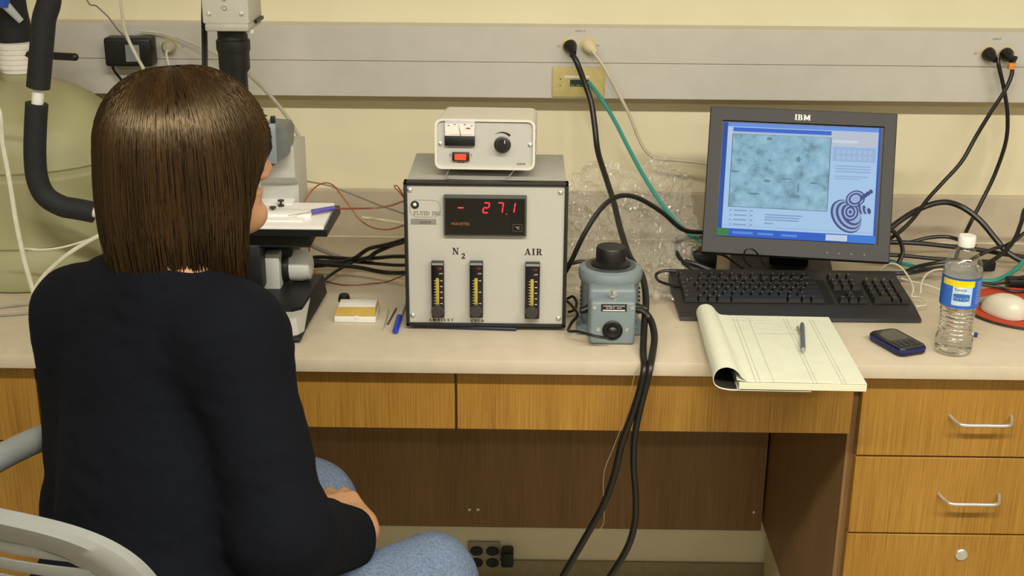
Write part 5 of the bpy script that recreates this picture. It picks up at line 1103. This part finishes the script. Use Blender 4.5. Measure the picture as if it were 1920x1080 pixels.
def hand(wr, d, n, thumb_side, curl):
    """palm, four unequal bent fingers and a thumb; d along the hand, n out of its back"""
    d = unit(d); n = unit(n-d*(n@d)); s = np.cross(d, n)*thumb_side     # s points to the thumb
    P_ = [('c', wr-d*.008, wr+d*.02, .022, .024, .02)]
    for w_, l in ((.026, .078), (.009, .082), (-.009, .078), (-.025, .070)): P_.append(('c', wr+d*.01+s*w_*.6, wr+d*l+s*w_, .015, .0115, .012))
    for w_, l0, seg in ((.027, .08, (.038, .024, .019)), (.009, .084, (.042, .027, .020)), (-.009, .08, (.040, .025, .019)), (-.026, .072, (.030, .019, .017))):
        p = wr+d*l0+s*w_; a = curl*.5; r = .0098
        for i, L_ in enumerate(seg):
            q = p+(d*math.cos(a)-n*math.sin(a))*L_+s*w_*.05; P_.append(('c', p, q, r, r-.001, .004)); p = q; a += curl; r -= .001
    p = wr+d*.02+s*.024; q = p+(d*.55+s*.7-n*.35)*.042; P_.append(('c', p, q, .0145, .0115, .012)); q2 = q+(d*.9+s*.15-n*.3)*.03; P_.append(('c', q, q2, .0112, .0098, .004)); q3 = q2+(d*.95-n*.35)*.024; P_.append(('c', q2, q3, .0098, .0085, .004))
    return P_
handO = py(676, 992, 1.70); handR_d = py(626, 937, 1.765)-handO
body = [('e', Hd(-.008, 0, .018), (.088, .073, .084), HA, .02), ('e', Hd(.028, 0, -.032), (.060, .058, .082), HA, .03),
        ('c', Hd(.0, .042, -.062), Hd(.066, .006, -.098), .024, .019, .02), ('c', Hd(.0, -.042, -.062), Hd(.066, -.006, -.098), .024, .019, .02), ('e', Hd(.080, 0, -.096), (.019, .022, .018), HA, .018),
        ('c', Hd(.086, 0, .006), Hd(.1075, 0, -.034), .0085, .0105, .012), ('e', Hd(.098, .0115, -.041), (.011, .0075, .0075), HA, .008), ('e', Hd(.098, -.0115, -.041), (.011, .0075, .0075), HA, .008),
        ('e', Hd(.0865, 0, -.063), (.0105, .023, .0055), HA, .007), ('e', Hd(.0845, 0, -.0725), (.0105, .021, .0065), HA, .006), ('e', Hd(.077, 0, .027), (.018, .048, .012), HA, .02),
        ('-', Hd(.097, .031, .006), .015, .012), ('-', Hd(.097, -.031, .006), .015, .012),
        ('e', Hd(-.008, .078, -.012), (.018, .008, .031), HA, .008), ('e', Hd(-.008, -.078, -.012), (.018, .008, .031), HA, .008),
        ('c', Hd(-.018, 0, -.05), neckB, .052, .055, .03), ('c', neckB, chest, .06, .10, .06),
        ('e', chest, (.145, .095, .18), TA, .04), ('e', belly, (.135, .105, .18), TA, .05), ('e', PEL, (.165, .125, .11), TA, .05), ('c', shR, shL, .05, .05, .05),
        ('c', shR, elR, .048, .038, .03), ('c', elR, wrR, .037, .026, .02), ('c', shL, elL, .048, .038, .03), ('c', elL, wrL, .037, .026, .02),
        ('c', hpR, knR, .078, .056, .04), ('c', hpL, knL, .078, .056, .04), ('c', knR, ftR, .054, .036, .02), ('c', knL, ftL, .054, .036, .02),
        ('c', ftR, ftR+unit(V3(.5, .6, 0))*.15+V3(0, 0, -.02), .034, .026, .02), ('c', ftL, ftL+unit(V3(.5, .75, 0))*.15+V3(0, 0, -.02), .034, .026, .02)]
body += [('c', wrR, handO, .026, .023, .02)]+hand(handO, handR_d, UP-TF*.1, -1, .72)
body += hand(wrL, V3(.75, .1, -.22), UP, 1, .40)
V, Fq = sdf_surface(body, .0042); np_mesh('body', V, Fq, M_SKIN, per, PO)
for s_ in (-1, 1):
    e = MB().ball(tuple(Hd(.0785, .031*s_, .006)-PO), .0118, 10).build('eye', pm('eye_white', 'e6e2da', .2), per); MB().ball(tuple(Hd(.0862, .031*s_, .006)-PO), .0055, 8).build('iris', pm('iris_brown', '3c2412', .2), e)
    MB().tube([tuple(Hd(.094-.010*abs(q), s_*(.014+.017*(q+1)), .031+.004*(1-q*q))-PO) for q in (-1, -.3, .4, 1)], .0022, 6).build('eyebrow', pm('brow_brown', '3a2616', .7), per)
# jumper
def wr_noise(P): return .0028*vnoise(P, 14, 21)+.0016*vnoise(P*V3(1, 1, 2.2), 30, 22)+.0006*vnoise(P, 90, 23)
cuffR = wrR+unit(wrR-elR)*.004
jum = [('e', chest+V3(0, 0, .0), (.168, .122, .19), TA, .05), ('e', belly+TF*.03, (.168, .140, .20), TA, .07), ('e', PEL+V3(0, 0, .05)+TF*.01, (.186, .150, .12), TA, .06),
       ('c', shR+V3(0, 0, -.012), shL+V3(0, 0, -.012), .056, .056, .05), ('c', neckB+V3(0, 0, -.045), shR, .062, .052, .05), ('c', neckB+V3(-.02, 0, -.035), shL+V3(0, 0, .005), .068, .058, .05), ('c', neckB+V3(0, 0, -.035), neckB+unit(Hd(-.018, 0, -.05)-neckB)*.004, .070, .066, .03),
       ('c', shR, elR, .066, .060, .04), ('c', elR, cuffR, .064, .050, .03), ('c', shL, elL, .066, .058, .04), ('c', elL, wrL, .056, .042, .03)]
V, Fq = sdf_surface(jum, .0055, wr_noise); M_JUM = pm('navy_knit', '080b13', .9, var=.35, scale=500, bump=.5, bscale=900, spec=.15); np_mesh('jumper', V, Fq, M_JUM, per, PO)
MB().tube([tuple(cuffR+(np.cross(unit(cuffR-elR), UP)*math.cos(a)+np.cross(np.cross(unit(cuffR-elR), UP), unit(cuffR-elR))*math.sin(a))*.042-PO) for a in np.linspace(0, 2*math.pi, 17)], .005, 8, 3, False).build('cuff', M_JUM, per)
# jeans
def j_noise(P): return .003*vnoise(P, 16, 31)+.0012*vnoise(P, 45, 32)
jea = [('e', PEL, (.178, .138, .115), TA, .05), ('c', hpR, knR, .094, .072, .05), ('c', hpL, knL, .094, .070, .05), ('c', knR, ftR+V3(0, 0, .04), .070, .058, .03), ('c', knL, ftL+V3(0, 0, .04), .070, .058, .03)]
V, Fq = sdf_surface(jea, .006, j_noise)
np_mesh('jeans', V, Fq, pm('denim', '65748b', .85, var=.30, scale=260, bump=.4, bscale=700, spec=.2), per, PO)
for ft, dr in ((ftR, V3(.5, .6, 0)), (ftL, V3(.5, .75, 0))):
    V, Fq = sdf_surface([('c', ft+V3(0, 0, -.005), ft+unit(dr)*.16+V3(0, 0, -.025), .044, .034, .03), ('c', ft-unit(dr)*.03+V3(0, 0, -.03), ft+unit(dr)*.15+V3(0, 0, -.03), .032, .03, .03)], .006); np_mesh('shoe', V, Fq, M_BLACK, per, PO)

# hair: under-shell plus locks, all following one bob-shaped surface
hf_, hl_, hu_ = V3(math.cos(HAZ), math.sin(HAZ), 0), hl, UP
HH = HC+hf_*(-.006)+hu_*.013
def hair_pt(th, t_, dep, jit=0., hemj=0.):
    """th: azimuth round the head (0 = face, + left), t_: 0 at the parting .. 1 at the tip, dep: depth below the surface"""
    th = np.asarray(th); c, s = np.cos(th), np.sin(th); ad = np.abs((th+np.pi) % (2*np.pi)-np.pi)
    rx = np.where(c > 0, .120, .114); r = ((np.abs(c)/rx)**2.3+(np.abs(s)/.104)**2.3)**(-1/2.3)
    deg = np.degrees(ad)
    hem = np.interp(deg, [0, 24, 32, 40, 48, 58, 66, 76, 90, 130, 180], [-.002, -.004, -.010, -.035, -.075, -.140, -.160, -.148, -.172, -.178, -.180])+hemj+.007*np.sin(th*11)+.005*np.sin(th*23+1)
    topz = .114; capf = .52
    ph = np.clip(t_/capf, 0, 1)*np.pi/2; fall = np.clip((t_-capf)/(1-capf), 0, 1)
    rr = r*np.sin(ph)**.97; z = topz*np.cos(ph)**.95
    hz_ = np.where(fall > 0, hem*fall, 0.)
    z = np.where(hem > 0, np.maximum(z, hem+ (z-hem)*.0) if False else np.where(z < hem, hem, z), z)
    front = np.clip((c-.45)/.55, 0, 1)
    bulge = 1+.03*np.sin(np.clip(fall*1.4, 0, 1)*np.pi)-.20*np.clip(fall-.45, 0, 1)**1.2*np.where(c < .2, 1, .4)-.38*fall*front
    rr = np.where(fall > 0, r*bulge, rr); z = np.where((fall > 0) & (hem <= 0), hz_, z)
    part = np.clip(1-np.sin(ph), 0, 1)*np.where(fall > 0, 0, 1)
    k = 1-dep/np.maximum(r, .05)
    x = (rr*c)*k+part*.015*c; y = (rr*s)*k; z = z-dep*np.cos(ph)*np.where(fall > 0, 0, 1)
    return HH+np.multiply.outer(x, hf_)+np.multiply.outer(y+jit, hl_)+np.multiply.outer(z, hu_)
nt_, nz_ = 120, 30; TH = np.linspace(0, 2*np.pi, nt_, endpoint=False); TT = np.linspace(.02, .94, nz_)
A, B_ = np.meshgrid(TH, TT, indexing='ij'); V = hair_pt(A.ravel(), B_.ravel(), .006+.0025*np.sin(A.ravel()*37)+.0015*np.sin(A.ravel()*83+B_.ravel()*3))
Fq = np.array([(i*nz_+j, ((i+1) % nt_)*nz_+j, ((i+1) % nt_)*nz_+j+1, i*nz_+j+1) for i in range(nt_) for j in range(nz_-1)])
def hairmat(name):
    mt = bpy.data.materials.new(name); mt.use_nodes = True; nt = mt.node_tree; b = nt.nodes['Principled BSDF']
    at = nt.nodes.new('ShaderNodeAttribute'); at.attribute_name = 'shade'; r = nt.nodes.new('ShaderNodeValToRGB')
    r.color_ramp.elements[0].color = lin('130c06'); r.color_ramp.elements[1].color = lin('3a2614'); nt.links.new(at.outputs['Fac'], r.inputs[0]); nt.links.new(r.outputs[0], b.inputs['Base Color'])
    b.inputs['Roughness'].default_value = .33; b.inputs['Specular IOR Level'].default_value = .7; b.inputs['Specular Tint'].default_value = (1, .76, .44, 1); return mt
M_HAIR = hairmat('brown_hair')
hs = np_mesh('hair_base', V, Fq, M_HAIR, per, PO)
NS, NP = 9000, 13
th = RNG.uniform(0, 2*np.pi, NS); dep = RNG.uniform(-.001, .0055, NS); hemj = RNG.normal(0, .017, NS)-.004; sh = np.clip(RNG.normal(.34, .2, NS)+.25*np.sin(th*9+1)*.6, 0, 1)
wv = RNG.uniform(-1, 1, (NS, 3)); rad = RNG.uniform(.0005, .0010, NS); t0 = RNG.uniform(.0, .10, NS)
allV = np.zeros((NS, NP, 3, 3), np.float32); PTS = np.zeros((NS, NP, 3))
for j in range(NP):
    q = j/(NP-1); tq = t0+(1-t0)*q
    PTS[:, j] = hair_pt(th+wv[:, 0]*.07*math.sin(q*3)+wv[:, 1]*.09*q, tq, dep, 0, hemj)
    flare = max(0, q-.8)/.2; PTS[:, j] += (np.multiply.outer(np.cos(th), hf)+np.multiply.outer(np.sin(th), hl))*(wv[:, 2:3]*.006*flare)
tan = np.gradient(PTS, axis=1); tan /= np.linalg.norm(tan, axis=2, keepdims=True)+1e-9
outw = PTS-HH; sd_ = np.cross(tan, outw); sd_ /= np.linalg.norm(sd_, axis=2, keepdims=True)+1e-9; nr = np.cross(sd_, tan)
tap = np.minimum(1, (1-np.linspace(0, 1, NP))*5+.25)[None, :, None]*rad[:, None, None]
for k in range(3):
    a = 2*math.pi*k/3+math.pi/2; allV[:, :, k] = PTS+(sd_*math.cos(a)*1.5+nr*math.sin(a))*tap
base = (np.arange(NS)*NP*3)[:, None, None]; j_ = np.arange(NP-1)[None, :, None]*3; k_ = np.arange(3)[None, None, :]; k2 = (k_+1) % 3
Q = np.stack([base+j_+k_, base+j_+k2, base+j_+3+k2, base+j_+3+k_], -1).reshape(-1, 4)
hr = np_mesh('hair', allV.reshape(-1, 3), Q, M_HAIR, per, PO); hr['kind'] = 'stuff'
at = hr.data.attributes.new('shade', 'FLOAT', 'POINT'); at.data.foreach_set('value', np.repeat(sh, NP*3).astype(np.float32))
at = hs.data.attributes.new('shade', 'FLOAT', 'POINT'); at.data.foreach_set('value', np.full(len(hs.data.vertices), .25, np.float32))

# ------------------------------------------------------------------ chair
M_CH = pm('chair_grey', '80827d', .5, var=.03)
ch = thing('swivel_chair', 'pale grey plastic swivel chair with a slotted back, under the seated person', 'chair', (-.53, 1.50, 0), R_(66-90))
SZ = .575
bw, bh, bz = .235, .40, .645
def bs(x, h, o=0.):          # point on the curved back, h 0..1 up
    return (x, -.185-.075*h+.055*(x/bw)**2-o, bz+h*bh)
def half(h):                 # half width of the outline at height h
    k = abs(2*h-1); return bw*(1-k**4.2)**(1/2.6) if k < 1 else 0.
# rim: ring between the outline and an inset outline
NR = 96; mb = MB(); v = []
for i in range(NR):
    a = 2*math.pi*i/NR; ca, sa = math.cos(a), math.sin(a); ex = lambda t_, p: math.copysign(abs(t_)**p, t_)
    for k, o in ((1.0, .004), (1.0, .018), (.965, .024), (.90, .022), (.80, .014), (.80, .006)):
        x = bw*ex(ca, .55)*k; h = .5+.5*ex(sa, .55)*(k if k == 1 else k-.02*(1-k)); v.append(bs(x, h, o))
K = 6
mb.add(v, [(i*K+k, ((i+1) % NR)*K+k, ((i+1) % NR)*K+(k+1) % K, i*K+(k+1) % K) for i in range(NR) for k in range(K)]); mb.build('back_rim', M_CH, ch)
ns = 13; h0, h1 = .09, .91; gp = .024
for i in range(ns):
    a0, a1 = h0+(h1-h0)*i/ns+gp/2, h0+(h1-h0)*(i+1)/ns-gp/2
    def wi(h): q = (h-.5)/.41; return bw*.825*max(0, 1-min(1, abs(q))**3.6)**(1/3.6)
    mb = MB(); n = 16; v = []
    for j in range(n+1):
        s_ = -1+2*j/n
        for h, o in ((a0, .013), (a0, .016), ((a0+a1)/2, .0172), (a1, .016), (a1, .013)): v.append(bs(s_*max(wi(h), .06), h, o))
    mb.add(v, [(j*5+k, j*5+(k+1) % 5, (j+1)*5+(k+1) % 5, (j+1)*5+k) for j in range(n) for k in range(5)]+[(0, 4, 3, 2, 1), tuple(n*5+k for k in range(5))]); mb.build('slat', M_CH, ch)
MB().bx(-.22, .22, -.20, .24, SZ-.07, SZ-.03, .03, 4).build('seat', M_CH, ch)
for s_ in (-1, 1):
    if s_ > 0: continue      # the right arm of the chair shows nowhere in the photograph
    ar = MB().tube([(s_*.27, -.185, .80), (s_*.275, -.15, .865), (s_*.275, -.07, .885), (s_*.275, .06, .89), (s_*.27, .17, .885)], .020, 14, 6); ar.build('armrest', M_CH, ch)
    MB().tube([(s_*.27, -.18, .81), (s_*.26, -.15, .70), (s_*.23, -.08, .55), (s_*.18, 0, .515)], .015, 12, 6).build('arm_support', pm('chair_dark', '5a5b58', .5), ch)
MB().tube([(0, -.10, .52), (0, -.2, .56), (0, -.245, .68), (0, -.25, .80)], .02, 12, 6).build('back_post', pm('chair_dark', '5a5b58', .5), ch)
MB().lathe([(.03, .08), (.03, .30), (.02, .30), (.02, .51)], 20).build('column', M_STEEL, ch)
ring = [(.24*math.cos(a), .24*math.sin(a), .19) for a in np.linspace(0, 2*math.pi, 33)]; MB().tube(ring, .01, 10, 2, False).build('foot_ring', M_STEEL, ch)
for i in range(3): a = R_(90+120*i); MB().tube([(.03*math.cos(a), .03*math.sin(a), .2), (.24*math.cos(a), .24*math.sin(a), .19)], .007, 8, 0).build('ring_spoke', M_STEEL, ch)
for i in range(5):
    a = R_(90+72*i); l = MB().tube([(.02*math.cos(a), .02*math.sin(a), .10), (.15*math.cos(a), .15*math.sin(a), .085), (.29*math.cos(a), .29*math.sin(a), .065)], .018, 10, 4).build('base_leg', M_BLACK, ch)
    MB().lathe([(.024, -.011), (.027, -.008), (.027, .008), (.024, .011)], 18, Matrix.Translation((.29*math.cos(a), .29*math.sin(a), .0275)) @ Matrix.Rotation(a, 4, 'Z') @ Matrix.Rotation(R_(90), 4, 'X')).build('caster', M_BLACK, l)
